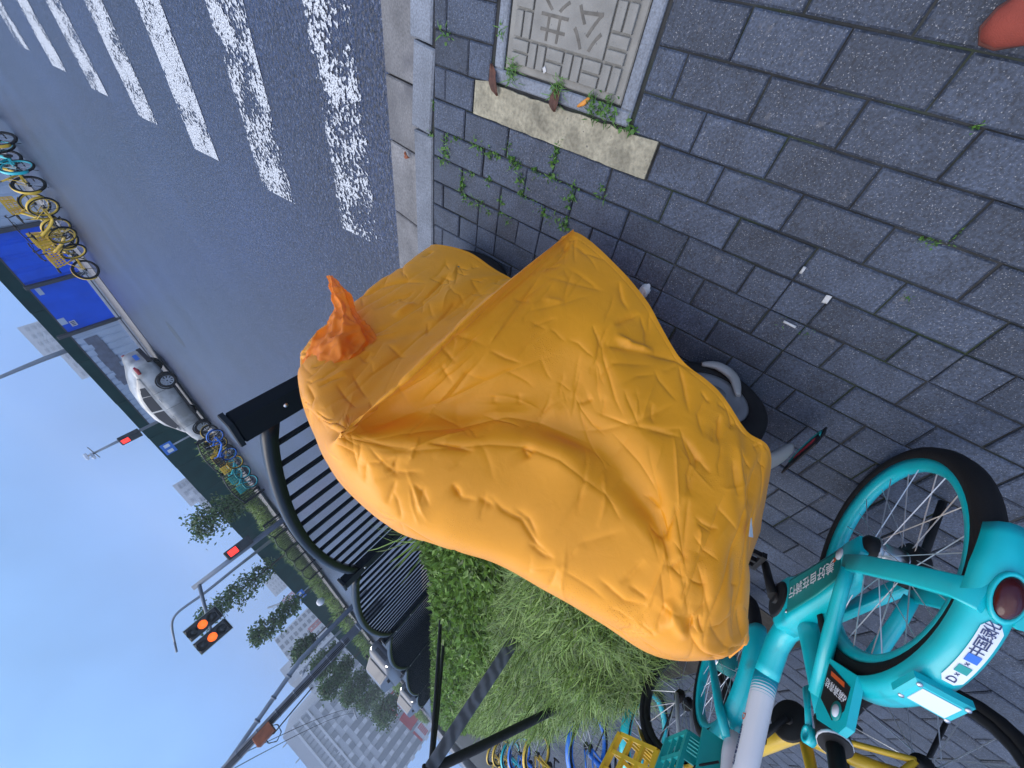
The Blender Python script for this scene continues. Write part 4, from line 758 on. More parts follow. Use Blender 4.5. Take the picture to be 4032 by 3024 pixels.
def hedge(name, label, x0, x1, yf, h, kind, n, scale, m):
    root = empty(name, ((x0 + x1) / 2, 0, 0), 0, label, 'hedge', 'roadside planting'); c = Vector(((x0 + x1) / 2, 0, 0))
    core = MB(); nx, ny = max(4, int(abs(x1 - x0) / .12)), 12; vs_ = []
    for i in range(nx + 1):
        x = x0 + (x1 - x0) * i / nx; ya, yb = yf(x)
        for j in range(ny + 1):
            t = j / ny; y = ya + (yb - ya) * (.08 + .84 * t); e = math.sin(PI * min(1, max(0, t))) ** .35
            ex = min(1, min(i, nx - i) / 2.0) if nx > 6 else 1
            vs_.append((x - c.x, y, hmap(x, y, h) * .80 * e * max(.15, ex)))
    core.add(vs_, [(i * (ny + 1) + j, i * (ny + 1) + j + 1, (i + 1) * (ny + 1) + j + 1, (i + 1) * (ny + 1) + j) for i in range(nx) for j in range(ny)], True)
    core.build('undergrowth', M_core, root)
    b = MB()
    for i in range(n):
        x = x0 + (x1 - x0) * random.random(); ya, yb = yf(x); t = random.random(); y = ya + (yb - ya) * t
        e = math.sin(PI * t) ** .3 if 0 < t < 1 else 0
        zz = hmap(x, y, h) * e; z = zz * (1 - .45 * random.random() ** 2.2)
        clump = mnoise.noise(Vector((x * 7, y * 7, 1.5))); z += .05 * clump * scale
        p = Vector((x - c.x, y, max(.03, z)))
        if kind == 'broad':
            d = rv(); d.z = abs(d.z) * .6 + .1; quadleaf(b, p, d, rv(), random.uniform(.045, .085) * scale, random.uniform(.012, .019) * scale)
        else:
            d = rv(); d.z = abs(d.z) + .35; blade(b, p, d, random.uniform(.10, .24) * scale, random.uniform(.0020, .0034) * scale, random.uniform(.25, .85))
    o = b.build('foliage', m, root, fixn=False); o['kind'] = 'stuff'
    return root
hedge('broadleaf_hedge', 'clipped glossy broad-leaved hedge beside the first two railing panels', -1.75, -4.6, lambda x: (.18 + .08 * math.sin(x * 2), 1.02), .52, 'broad', 13000, 1.2, M_leafb)
hedge('broadleaf_hedge', 'farther stretch of light green broad-leaved hedge behind the wrapped trunk', -4.6, -13.5, lambda x: (-.1 + .1 * math.sin(x * 1.3), .98), .50, 'broad', 16000, 1.5, M_leafb)
hedge('narrow_leaf_shrubs', 'feathery narrow-leaved shrubs between the broad hedge and the parked bicycles', -2.0, -4.4, lambda x: (-1.03 + .06 * math.sin(x * 3.1) + max(0, x + 3.2) * .5, .22), .46, 'narrow', 19000, 1.2, M_leafn)
hedge('narrow_leaf_shrubs', 'farther stretch of narrow-leaved shrubs behind the black support poles', -4.4, -13.5, lambda x: (-1.15 + .12 * math.sin(x * 2.1), .0), .46, 'narrow', 14000, 1.7, M_leafn)
hedge('broadleaf_hedge', 'distant end of the roadside planting beyond the support poles', -13.5, -34, lambda x: (-1.0, 1.0), .5, 'broad', 9000, 2.6, M_leafb)
bl = MB()
for i in range(16): blade(bl, Vector((random.uniform(-.08, .08), random.uniform(-.08, .08), .35)), Vector((random.uniform(-.5, .9), random.uniform(-.5, 1.0), 1.0)), random.uniform(.35, .55), .006, .3)
tag(bl.build('grass_clump', M_leafn, None, (-2.961, 0.854, 0.1)), 'clump of long grass blades sticking out of the hedge by the first railing panel', 'grass')
# ---- young tree with wrapped trunk and support poles
TB = (-3.737, -0.108, 0.0); TT = 1.349
M_wrap = bpy.data.materials.new('trunk_wrap'); M_wrap.use_nodes = True; t_ = M_wrap.node_tree; b_ = t_.nodes['Principled BSDF']; b_.inputs['Roughness'].default_value = .7
tcn = t_.nodes.new('ShaderNodeTexCoord'); mp = t_.nodes.new('ShaderNodeMapping'); mp.inputs['Rotation'].default_value = (.35, .2, 0); wv = t_.nodes.new('ShaderNodeTexWave'); wv.bands_direction = 'Z'; wv.inputs['Scale'].default_value = 3.6; wv.inputs['Distortion'].default_value = 9; wv.inputs['Detail'].default_value = 3
cr_ = t_.nodes.new('ShaderNodeValToRGB'); cr_.color_ramp.elements[0].position = .15; cr_.color_ramp.elements[0].color = (.05, .052, .058, 1); cr_.color_ramp.elements[1].color = (.13, .135, .15, 1)
t_.links.new(tcn.outputs['Object'], mp.inputs[0]); t_.links.new(mp.outputs[0], wv.inputs['Vector']); t_.links.new(wv.outputs['Fac'], cr_.inputs[0]); t_.links.new(cr_.outputs[0], b_.inputs['Base Color'])
tr = empty('staked_tree', TB, 0, 'young tree with grey wrapped trunk rising from the shrubs, crown out of view', 'tree')
MB().tube([(0, 0, -.05), (.01, 0, .6), (0, .01, TT), (-.03, .02, TT + 1.1)], [.052, .048, .042, .034], 14).build('trunk', M_wrap, tr)
for q in range(5):
    a = q * 1.3; MB().tube([(-.03, .02, TT + .7 + .08 * q), (.35 * math.cos(a), .35 * math.sin(a), TT + 1.3 + .1 * q)], [.014, .006], 6).build('branch', M_bark, tr)
ST = Vector((TB[0], TB[1], TT))
M_pole = mat('charred_pole', (.012, .011, .012), .75, var=.4, vscale=18, bump=.006, bscale=30)
stk_ = [((-4.52, -0.817, 0.32), 'thick black support pole slanting over the narrow-leaved shrubs toward the parked bicycles', .034), ((-5.459, 0.653, 0.45), 'thin black support pole rising from the hedge by the second railing panel', .022), ((-6.27, 0.547, 0.48), 'second thin black support pole, behind the first beside the wrapped trunk', .020)]
for (bx, by, bz), lbl, rr in stk_:
    B_ = Vector((bx, by, bz)); d = (ST - B_); base = B_ - d * (B_.z / d.z)
    p0 = base; p1 = ST + d.normalized() * .18; m_ = (p0 + p1) / 2
    sk = MB().tube([p0 - m_, (p0 - m_) * .4 + Vector((.006, .004, 0)), (p1 - m_) * .45 - Vector((.004, .006, 0)), p1 - m_], [rr * 1.1, rr, rr, rr * .9], 10).build('support_pole', M_pole, None, m_)
    tag(sk, lbl, 'support pole', 'poles bracing the young tree')
ty = MB().tube([(.055 * math.cos(2 * PI * i / 10), .055 * math.sin(2 * PI * i / 10), .01 * math.sin(i * 2)) for i in range(10)], .012, 6, closed=True)
tag(ty.build('rope_tie', M_rubber, None, (ST.x, ST.y, ST.z + .02)), 'dark rope tie where the poles meet the trunk', 'rope')
# ================================================================== SMALL THINGS ON THE GROUND
def weed_mesh(n, sp_, L_, wide):
    b = MB()
    for i in range(n):
        p = Vector((random.uniform(-sp_, sp_), random.uniform(-sp_, sp_) * .7, 0))
        if random.random() < wide:
            d = rv(); d.z = abs(d.z) * .8 + .25; quadleaf(b, p + Vector((0, 0, .006)), d, rv(), random.uniform(.5, 1) * L_ * .55, random.uniform(.003, .006))
        else:
            d = rv(); d.z = abs(d.z) + .3; blade(b, p, d, random.uniform(.5, 1) * L_, random.uniform(.0009, .0018), .5)
    me = b.mesh('weed_tuft'); me.materials.append(M_weed); return me
wm = [weed_mesh(16, .016, .034, .5), weed_mesh(22, .02, .04, .35), weed_mesh(14, .015, .028, .8), weed_mesh(46, .034, .065, .3), weed_mesh(60, .040, .05, .8)]
WL = [(-0.16, 1.19), (-0.37, 1.246), (-0.464, 1.262), (-0.471, 1.171), (-0.448, 1.116), (-0.439, 1.04), (-0.44, 1.01), (-0.443, 0.951), (-0.44, 0.923), (-0.403, 0.88), (-0.448, 0.851), (-0.444, 0.824), (-0.534, 1.185), (-0.502, 1.17), (-0.538, 1.038), (-0.562, 1.076), (-0.61, 1.08), (-0.646, 1.065), (-0.642, 1.019), (-0.538, 0.952), (-0.483, 0.802), (-0.515, 0.788), (-0.542, 0.789), (-0.543, 0.761), (-0.549, 0.732), (-0.446, 0.75), (-0.437, 0.694), (-0.443, 0.667), (-0.37, 0.688), (-0.388, 0.689), (-0.453, 0.595), (-0.48, 0.6), (-0.406, 0.5), (-0.437, 0.494), (-0.585, 0.877), (-0.55, 0.69), (-0.563, 0.653), (-0.559, 0.601), (-0.648, 0.937), (-0.634, 0.979), (-0.565, 0.586), (-0.631, 0.876), (-0.646, 0.835), (-0.236, 0.473), (-0.338, 0.685)] + [(-0.241, -0.319), (-0.256, -0.276), (-0.255, -0.297), (-0.222, -0.316), (-0.372, -0.334), (-0.058, -0.202)] + [(-0.554, -0.16), (-0.549, -0.229), (-0.558, -0.21), (-0.554, -0.238), (-0.376, -0.329)]
for i, (x, y) in enumerate(WL):
    o = link('weed_tuft', wm[i % 3], None, (x, y, -.008)); o.rotation_euler = (0, 0, random.uniform(0, 6.28)); s_ = random.uniform(.8, 1.3) * (.5 if i >= 45 else 1); o.scale = (s_,) * 3
    tag(o, 'small green weed growing in a joint between the grey pavers', 'weed', 'weeds in the paver joints')
for (x, y), q, lbl in (((-0.199, 0.893), 3, 'grassy weed tuft at the kerb-side corner of the service cover'), ((-0.208, 0.723), 3, 'grassy weed tuft beside the brown leaf at the middle of the cover frame'), ((-0.214, 0.592), 4, 'broad-leaved weed cluster by the orange peel along the cover frame'), ((-0.212, 0.543), 4, 'broad-leaved weed cluster filling the inner corner of the cover frame'), ((-0.114, 0.957), 0, 'tiny weed in the gap along the kerb side of the service cover')):
    o = link('weed_tuft', wm[q], None, (x, y, .0)); o.rotation_euler = (0, 0, random.uniform(0, 6.28)); o.scale = (.8,) * 3; tag(o, lbl, 'weed')
M_brown = mat('dead_leaf', (.075, .030, .020), .7, var=.35, vscale=60)
def dead_leaf(loc, L_, W_, rz, lbl, m=None):
    b = MB(); n, k = 9, 5; vs_ = []
    for i in range(n + 1):
        t = i / n; w = W_ * math.sin(PI * (.03 + .94 * t)) ** .8
        for j in range(k):
            u = -1 + 2 * j / (k - 1); vs_.append((L_ * (t - .5), u * w, .004 + .010 * abs(u) ** 1.5 * random.uniform(.7, 1.2) + .006 * math.sin(t * 5)))
    b.add(vs_, [(i * k + j, i * k + j + 1, (i + 1) * k + j + 1, (i + 1) * k + j) for i in range(n) for j in range(k - 1)], True)
    o = b.build('fallen_leaf', m or M_brown, None, loc); o.rotation_euler = (0, 0, rz); tag(o, lbl, 'leaf')
    md = o.modifiers.new('t', 'SOLIDIFY'); md.thickness = .0008
dead_leaf((-0.233, 0.962, 0.0), .085, .016, .5, 'long curled brown leaf at the corner of the pale mortar strip')
dead_leaf((-0.23, 0.722, 0.0), .060, .017, .2, 'reddish brown leaf in the middle of the cover frame')
dead_leaf((-0.599, 1.441, -0.04), .035, .012, 1.2, 'small rusty leaf in the gutter below the kerb', mat('rusty_leaf', (.22, .07, .03), .7))
M_peel = mat('orange_peel', (.55, .22, .03), .6)
o = MB().tube([(-.022, 0, .006), (0, .003, .008), (.022, 0, .006)], [(.004, .002), (.007, .003), (.003, .002)], 8).build('orange_scrap', M_peel, None, (-0.214, 0.629, 0.0)); o.rotation_euler = (0, 0, 2.3); tag(o, 'thin orange scrap lying beside the weeds on the cover frame', 'scrap')
M_paper = mat('paper', (.42, .43, .44), .8, var=.12, vscale=60, bump=.002, bscale=120)
def crumple(loc, size, lbl, name='tissue', seed=1.0, flat=.45):
    bm = bmesh.new(); bmesh.ops.create_icosphere(bm, subdivisions=4, radius=1)
    for v in bm.verts:
        n_ = mnoise.noise(v.co * 1.6 + Vector((seed, 0, 0))) * .45 + .3 * (1 - 2 * abs(mnoise.noise(v.co * 3.5 + Vector((0, seed, 0)))))
        v.co *= 1 + n_ * .55; v.co = Vector((v.co.x * size[0], v.co.y * size[1], max(-.3, v.co.z) * size[2] + size[2] * .35))
    me = bpy.data.meshes.new(name); bm.to_mesh(me); bm.free(); me.materials.append(M_paper); me.polygons.foreach_set('use_smooth', [True] * len(me.polygons))
    o = link(name, me, None, loc); return tag(o, lbl, 'litter')
crumple((-0.653, 0.235, 0.0), (.024, .016, .015), 'crumpled white tissue on the pavers beside the hem of the orange cover', seed=2.3)
def paper_bit(loc, l, w, rz, lbl, name='paper_scrap', m=None):
    b = MB(); n, k = 6, 4; vs_ = [(l * (i / n - .5), w * (j / k - .5), .0025 + .002 * mnoise.noise(Vector((i * .9, j * .7, l * 90)))) for i in range(n + 1) for j in range(k + 1)]
    b.add(vs_, [(i * (k + 1) + j, i * (k + 1) + j + 1, (i + 1) * (k + 1) + j + 1, (i + 1) * (k + 1) + j) for i in range(n) for j in range(k)], True)
    o = b.build(name, m or M_paper, None, loc); o.rotation_euler = (0, 0, rz); md = o.modifiers.new('t', 'SOLIDIFY'); md.thickness = .001; tag(o, lbl, 'litter')
paper_bit((-0.448, -0.207, 0.0), .022, .013, .1, 'small folded white paper scrap near the paver joint')
def butt(a, b_, lbl):
    a = Vector(a); b_ = Vector(b_); m_ = (a + b_) / 2; o = MB().tube([a - m_, b_ - m_], .0038, 8).build('cigarette_butt', M_paper, None, m_ + Vector((0, 0, .005))); tag(o, lbl, 'litter')
butt((-0.547, -0.161, 0.0), (-0.548, -0.195, 0.0), 'white cigarette butt lying in a weedy paver joint')
butt((-0.395, -0.116, 0.0), (-0.413, -0.117, 0.0), 'cigarette butt wedged upright in the paver joint farther right')
paper_bit((-0.171, 0.78, 0.004), .014, .011, .6, 'tiny pale paper square on the service cover')
# ---- shoe of the person taking the picture
M_shoe = mat('rust_cloth', (.22, .040, .026), .85, var=.15, vscale=30, bump=.001, bscale=500)
M_sole = mat('shoe_sole', (.10, .03, .022), .8)
sh = empty('shoe', (0.059, -0.11, 0), math.radians(-52), 'rust red cloth shoe tip at the corner of the pavement', 'shoe')
MB().tube([(-.004, 0, .018), (.01, 0, .026), (.04, 0, .034), (.09, 0, .044), (.15, 0, .060), (.21, 0, .062), (.255, 0, .050), (.262, 0, .04)], [(.012, .008), (.028, .016), (.040, .024), (.044, .034), (.036, .048), (.034, .050), (.028, .040), (.012, .02)], 20).build('upper', M_shoe, sh)
MB().tube([(-.008, 0, .008), (.01, 0, .008), (.05, 0, .008), (.10, 0, .008), (.16, 0, .008), (.22, 0, .008), (.265, 0, .008)], [(.014, .008), (.032, .008), (.044, .008), (.045, .008), (.036, .008), (.036, .008), (.02, .008)], 16).build('sole', M_sole, sh)
# ================================================================== FAR SIDE OF THE ROAD
tag(MB().prism([tuple(far(-200, 18.9))[:2], tuple(far(60, 18.9))[:2], tuple(far(60, 60))[:2], tuple(far(-200, 60))[:2]], -.15, -.075).build('pavement', M_gutter), kind='structure')
M_pale = mat('pale_base', (.42, .44, .48), .6, var=.12)
M_bluep = mat('blue_panel', (.002, .075, .58), .5, spec=.25, var=.14, vscale=1.5)
M_greyp = mat('grey_panel', (.32, .40, .52), .5, var=.12, vscale=1.2)
M_greenw = mat('green_mesh_wall', (.002, .034, .034), .9, spec=.1, var=.2, vscale=1.5)
M_dkpost = mat('dark_post', (.03, .035, .045), .5)
RA = Matrix.Rotation(FA, 4, 'Z')
def corr(x0, x1, z0, z1, rib, dep, n=None):
    b = MB(); n = max(2, int(abs(x1 - x0) / rib)); vs_ = []; xs = []
    for i in range(n):
        a = x0 + (x1 - x0) * i / n; w = (x1 - x0) / n
        xs += [(a, 0), (a + w * .62, 0), (a + w * .72, dep), (a + w * .90, dep)]
    xs.append((x1, 0))
    for x, y in xs: vs_ += [(x, y, z0), (x, y, z1)]
    b.add(vs_, [(2 * i, 2 * i + 2, 2 * i + 3, 2 * i + 1) for i in range(len(xs) - 1)]); return b
XD = [-4.164, -6.036, -8.017, -13.179]
YW = 21.7
def hoard(name, x0, x1, z1, m, rib, dep, lbl):
    r = empty(name, far(x0, YW, 0), FA, lbl, 'hoarding', 'sheet hoarding along the far kerb')
    o = corr(0, x1 - x0, .10, z1, rib, dep).build('sheet', m, r); md = o.modifiers.new('t', 'SOLIDIFY'); md.thickness = .02
    n = 2 if abs(x1 - x0) < 3 else 4
    for i in range(n):
        a, b_ = (x1 - x0) * i / n, (x1 - x0) * (i + 1) / n
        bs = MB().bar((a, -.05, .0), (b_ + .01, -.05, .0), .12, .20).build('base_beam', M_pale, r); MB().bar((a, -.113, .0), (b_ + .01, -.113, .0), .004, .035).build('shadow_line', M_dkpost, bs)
    MB().bar((0, 0, z1), (x1 - x0, 0, z1), .05, .05).build('top_trim', M_dkpost, r)
    return r
hoard('hoarding', 4.0, XD[0], 1.66, M_greyp, .30, .03, 'pale grey sheet hoarding at the left, behind the row of yellow bicycles')
r1 = hoard('hoarding', XD[0], XD[1], 1.64, M_bluep, .42, .03, 'ribbed blue hoarding panel next to the yellow bicycles')
r2 = hoard('hoarding', XD[1], XD[2], 1.62, M_bluep, 1.0, .012, 'smooth blue hoarding panel with small notices')
r3_ = hoard('hoarding', XD[2], XD[3], 1.62, M_greyp, .30, .03, 'grey ribbed hoarding behind the parked car, with a painted-out patch')
for i, (x, z) in enumerate(((XD[0], 1.66), (XD[1], 1.74), (XD[2], 2.0))):
    tag(MB().box((0, 0, z / 2), (.12, .12, z), ch=.01).build('hoarding_post', M_dkpost, None, far(x, YW - .06, -.05)), ['dark hoarding post between grey and blue sheets', 'dark hoarding post between the two blue panels', 'tall dark hoarding post between blue and grey sheets'][i], 'post')
def on_wall(px_pts, y=YW - .07): return [far(x, y, z) for x, z in px_pts]
w2 = XD[2] - XD[1]
for nm, cx, cz, w, h, m in (('notice', .83, 1.28, .22, .17, M_pale), ('notice', .74, 1.50, .26, .20, M_greyp), ('notice', .12, 1.42, .26, .14, M_greyp)):
    MB().box((w2 * cx, -.035, cz), (w, .008, h)).build(nm, m, r2)
for q in range(3): MB().box((w2 * .83 + (q - 1) * .06, -.041, 1.28), (.035, .004, .11)).build('print', M_ink, r2)
w3 = XD[3] - XD[2]
pp = MB()
for q in range(9):
    x = w3 * (.10 + .052 * q); pp.box((x, -.036, 1.15 + random.uniform(-.05, .05)), (abs(w3) * .058, .006, .46 + random.uniform(-.10, .08)))
pp.build('painted_patch', mat('grey_overpaint', (.10, .12, .17), .6, var=.2), r3_)
gw = empty('green_wall', far(-4, 22.6, 0), FA, 'long dark green mesh-covered construction wall behind the hoarding and trees', 'wall')
for i in range(26):
    x = -2.4 * i + 4; MB().box((x - 1.2, 0, 1.0 - .006 * i), (2.38, .08, 2.2 - .012 * i)).build('panel', M_greenw, gw)
# ---- red and white site boards farther along
M_sred = mat('site_red', (.42, .045, .04), .6); M_swht = mat('site_white', (.52, .54, .58), .6)
for i, (a, m_, l) in enumerate(((-66, M_swht, 'white site board with red characters, nearest along the green wall'), (-78, M_sred, 'red site board between two white ones'), (-90, M_swht, 'far white site board with red characters'))):
    r = empty('site_board', far(a, 21.5, 0), FA, l, 'board'); MB().box((-5, 0, 1.3), (9.6, .1, 2.6)).build('board', m_, r)
    MB().box((-5, -.06, 2.75), (9.6, .1, .35)).build('top_strip', M_sred, r)
    if m_ is M_swht:
        for q in range(6): MB().box((-1.2 - q * 1.5, -.07, 1.5), (.9, .04, .9)).build('character', M_sred, r)
# ---- parked car
CA = Vector((-12.797, 15.727, -0.1)); CB = Vector((-15.385, 15.203, -0.1)); hdg = math.atan2(CB.y - CA.y, CB.x - CA.x); lf = Vector((-math.sin(hdg), math.cos(hdg), 0)); mid = (CA + CB) / 2 - lf * .76
car = empty('car', (mid.x, mid.y, -.10), hdg, 'dusty silver white sedan parked along the grey hoarding across the road', 'car')
M_car = mat('car_paint', (.46, .46, .44), .35, var=.08, vscale=2, coat=.4, dirt=(.17, .165, .15), dscale=1.3, dthr=.46)
M_glass = mat('car_glass', (.012, .014, .018), .12, spec=.4)
WBx = (CB - CA).length / 2
st_ = [(-2.22, .60, .45, .78), (-2.14, .80, .32, .95), (-1.9, .85, .26, 1.03), (-1.6, .87, .24, 1.05), (-1.0, .885, .20, 1.02), (0, .89, .20, .98), (.8, .89, .20, .95), (1.2, .88, .21, .93), (1.65, .86, .24, .86), (2.0, .80, .28, .77), (2.2, .68, .34, .68), (2.28, .5, .42, .60)]
b = MB(); vs_ = []; k = 12
for x, w, zb, zt in st_:
    h = zt - zb
    half = [(0, zb), (w * .80, zb), (w * .95, zb + h * .14), (w, zb + h * .42), (w * .985, zb + h * .70), (w * .93, zb + h * .94), (w * .80, zt), (0, zt + .015)]
    for y, z in half: vs_.append((x, y, z))
    for y, z in reversed(half[1:-1]): vs_.append((x, -y, z))
k = 14; fs = [(i * k + j, i * k + (j + 1) % k, (i + 1) * k + (j + 1) % k, (i + 1) * k + j) for i in range(len(st_) - 1) for j in range(k)] + [tuple(range(k)), tuple(reversed(range((len(st_) - 1) * k, len(st_) * k)))]
b.add(vs_, fs, True); body = b.build('body', M_car, car)
def gh(x):
    P_ = [(-1.78, 1.04), (-1.35, 1.25), (-.85, 1.41), (-.3, 1.46), (.2, 1.43), (.6, 1.31), (1.18, .955)]
    for (xa, za), (xb, zb) in zip(P_[:-1], P_[1:]):
        if xa <= x <= xb: return za + (zb - za) * (x - xa) / (xb - xa)
    return P_[-1][1]
xs = [-1.78, -1.55, -1.35, -1.1, -.85, -.55, -.3, 0, .2, .4, .6, .9, 1.18]; b = MB(); vs_ = []
def belt(x): return 1.045 - .03 * (x + 1.78)
for x in xs:
    zr, zb = gh(x), belt(x) - .05; f_ = max(.02, (zr - zb) / .5); yt = .80 - .21 * min(1, f_)
    vs_ += [(x, .83, zb), (x, yt + .03, zb + (zr - zb) * .86), (x, yt - .08, zr), (x, 0, zr + .015), (x, -yt + .08, zr), (x, -yt - .03, zb + (zr - zb) * .86), (x, -.83, zb)]
b.add(vs_, [(i * 7 + j, i * 7 + j + 1, (i + 1) * 7 + j + 1, (i + 1) * 7 + j) for i in range(len(xs) - 1) for j in range(6)], True); b.build('roof', M_car, car)
def side_pt(x, t, sg, o=.008):
    zr, zb = gh(x), belt(x) - .05; f_ = max(.02, (zr - zb) / .5); yt = .80 - .21 * min(1, f_) + .03; z = zb + (zr - zb) * .86 * t; y = .83 + (yt - .83) * t + o; return (x, sg * y, z)
for sg in (1, -1):
    for xa, xb in ((-1.38, -.98), (-.95, -.22), (-.15, .85)):
        q = [xa + (xb - xa) * i / 6 for i in range(7)]; MB().add([side_pt(x, .16, sg) for x in q] + [side_pt(x, .90 if x > -1.2 else .82, sg) for x in reversed(q)], [tuple(range(14))]).build('window', M_glass, car)
    for x in (-.32, .62): MB().box((x - .35, sg * .893, .90), (.17, .02, .035), ch=.004).build('door_handle', M_steel, body)
    for x in (-.20, -1.02, .92): MB().bar((x, sg * .8905, .30), (x + .02, sg * .885, .93), .006, .006).build('door_gap', M_dark, body)
    MB().box((0, sg * .885, .25), (2.2, .03, .10)).build('sill', M_dark, body)
    tlz = MB().tube([(-2.17, sg * .62, .86), (-2.13, sg * .78, .87), (-1.95, sg * .858, .88)], [(.015, .06), (.02, .065), (.01, .05)], 8).build('tail_light', mat('tail_red', (.35, .02, .02), .25, coat=.4) if sg > 0 else MATS['tail_red'], car)
    MB().tube([(2.18, sg * .60, .66), (2.05, sg * .76, .70), (1.85, sg * .83, .74)], [(.02, .04), (.025, .05), (.01, .03)], 8).build('headlight', M_glass, car)
    MB().box((.78, sg * .97, 1.0), (.10, .16, .10), ch=.02).build('mirror', M_car, car)
MB().add([(-1.70, .60, 1.075), (-1.33, .52, 1.262), (-1.33, -.52, 1.262), (-1.70, -.60, 1.075)], [(0, 1, 2, 3)]).build('rear_window', M_glass, car)
o = MB().add([(1.12, .62, 1.01), (.66, .52, 1.298), (.66, -.52, 1.298), (1.12, -.62, 1.01)], [(0, 1, 2, 3)]).build('windscreen', M_glass, car)
MB().box((-2.215, 0, .62), (.02, .5, .14)).build('number_plate', M_inkblue, car); MB().box((-2.20, 0, .38), (.06, 1.3, .16), ch=.02).build('bumper', M_dark, car)
M_alloy = mat('alloy', (.45, .46, .48), .35, metal=.6)
for x in (-WBx, WBx):
    for sg in (1, -1):
        w = MB().lathe([(.20, -.09), (.30, -.10), (.325, -.06), (.325, .06), (.30, .10), (.20, .09)], (0, 0, 0), 'y', 26, True).build('wheel', M_rubber, car, (x, sg * .79, .325))
        rm = MB()
        for q in range(10):
            a = 2 * PI * q / 10; rm.bar((.03 * math.cos(a), sg * .085, .03 * math.sin(a)), (.205 * math.cos(a), sg * .09, .205 * math.sin(a)), .045, .02, (0, 1, 0))
        rm.lathe([(.185, sg * .07), (.205, sg * .098), (.215, sg * .07)], (0, 0, 0), 'y', 24); rm.build('rim', M_alloy, w)
        MB().lathe([(0, sg * .05), (.20, sg * .05)], (0, 0, 0), 'y', 20).build('brake', M_dark, w)
        MB().lathe([(.33, sg * .02), (.375, sg * .02), (.375, sg * .104), (.33, sg * .104)], (x, sg * .79, .325), 'y', 20, True, -.1, PI + .1).build('arch', M_dark, body)
rmh = MB().lathe([(0, .004), (.30, .004), (.36, .0015)], (0, 0, 0), 'z', 28).build('manhole_cover', M_black, None, (-7.148, 10.124, -0.1)); tag(rmh, 'round dark manhole cover in the asphalt in front of the parked sedan', 'manhole cover')
# ---- oncoming vehicle behind the near fence
M_car2 = mat('car_grey', (.09, .10, .12), .4, coat=.2)
van = empty('car', (-29.6, 4.6, -.1), math.radians(8), 'silver car with lit headlights driving toward us behind the near railing', 'car')
b = MB(); st2 = [(2.0, .72, .45, .75), (1.9, .84, .3, .92), (1.2, .88, .25, 1.05), (.9, .88, .25, 1.1), (-1.8, .88, .25, 1.12), (-2.1, .8, .3, 1.0)]; vs_ = []
for x, w, zb, zt in st2: vs_ += [(x, -w * .9, zb), (x, -w, zb + .2), (x, -w * .95, zt - .05), (x, -w * .8, zt), (x, w * .8, zt), (x, w * .95, zt - .05), (x, w, zb + .2), (x, w * .9, zb)]
b.add(vs_, [(i * 8 + j, i * 8 + (j + 1) % 8, (i + 1) * 8 + (j + 1) % 8, (i + 1) * 8 + j) for i in range(5) for j in range(8)] + [tuple(range(8)), tuple(reversed(range(40, 48)))], True); vb = b.build('body', M_car2, van)
b = MB(); st3 = [(1.0, .78, .78, 1.08, 1.09), (.35, .80, .66, 1.1, 1.60), (-.2, .80, .66, 1.1, 1.68), (-1.5, .80, .66, 1.1, 1.66), (-2.05, .78, .64, 1.08, 1.12)]; vs_ = []
for x, w, wt, zb, zt in st3: vs_ += [(x, -w, zb), (x, -wt, zt), (x, wt, zt), (x, w, zb)]
b.add(vs_, [(i * 4 + j, i * 4 + j + 1, (i + 1) * 4 + j + 1, (i + 1) * 4 + j) for i in range(4) for j in range(3)]); b.build('cabin', M_car2, van)
MB().add([(.97, -.70, 1.13), (.40, -.60, 1.565), (.40, .60, 1.565), (.97, .70, 1.13)], [(0, 1, 2, 3)]).build('windscreen', mat('pale_glass', (.05, .06, .08), .15, spec=.5), van).location = (.03, 0, .01)
M_hl = emis('headlight_glow', (1, .97, .9), 9)
for sg in (-1, 1):
    MB().lathe([(0, .03), (.10, .02), (.12, -.02)], (1.93, sg * .66, .74), 'x', 14).build('headlight', M_hl, van)
    MB().box((.75, sg * .98, 1.18), (.08, .18, .14), ch=.02).build('mirror', M_dark, van)
    for x in (-1.3, 1.25): MB().lathe([(0, -.09), (.31, -.09), (.31, .09), (0, .09)], (x, sg * .80, .31), 'y', 20).build('wheel', M_rubber, van)
MB().box((1.97, 0, .62), (.06, .9, .22), ch=.02).build('grille', M_dark, van)
van2 = copy_tree(van); van2.location = (-45, 3.4, -.1); van2['label'] = 'second, smaller car farther behind the near railing'
# ---- bicycles across the road
GB = 'share bicycles parked across the road'
LB = [((-5.65, 14.65), (-6.51, 15.06), YE2, 'bright yellow bicycle in front of the grey and blue hoarding joint, seen side on'), ((-6.30, 15.0), (-7.2, 15.45), YE2, 'yellow bicycle overlapping the side-on one, its basket toward the blue panel'),
      ((-7.95, 15.75), (-7.35, 16.35), YEL, 'last yellow bicycle of the far row, black wheel beside the blue panel'), ((-5.0, 14.3), (-4.75, 15.2), YEL, 'yellow bicycle with dark wheels second from the left edge across the road'),
      ((-4.55, 14.1), (-4.45, 15.05), TEA, 'teal bicycle among the yellow ones across the road'), ((-3.95, 13.9), (-3.8, 14.8), YEL, 'yellow bicycle cut by the left edge of the view across the road'), ((-6.85, 15.5), (-6.2, 16.2), YE2, 'yellow bicycle behind the others before the blue panel')]
for R_, F_, pal, l in LB: bike2(l, R_, F_, pal, -.07, -.1, GB)
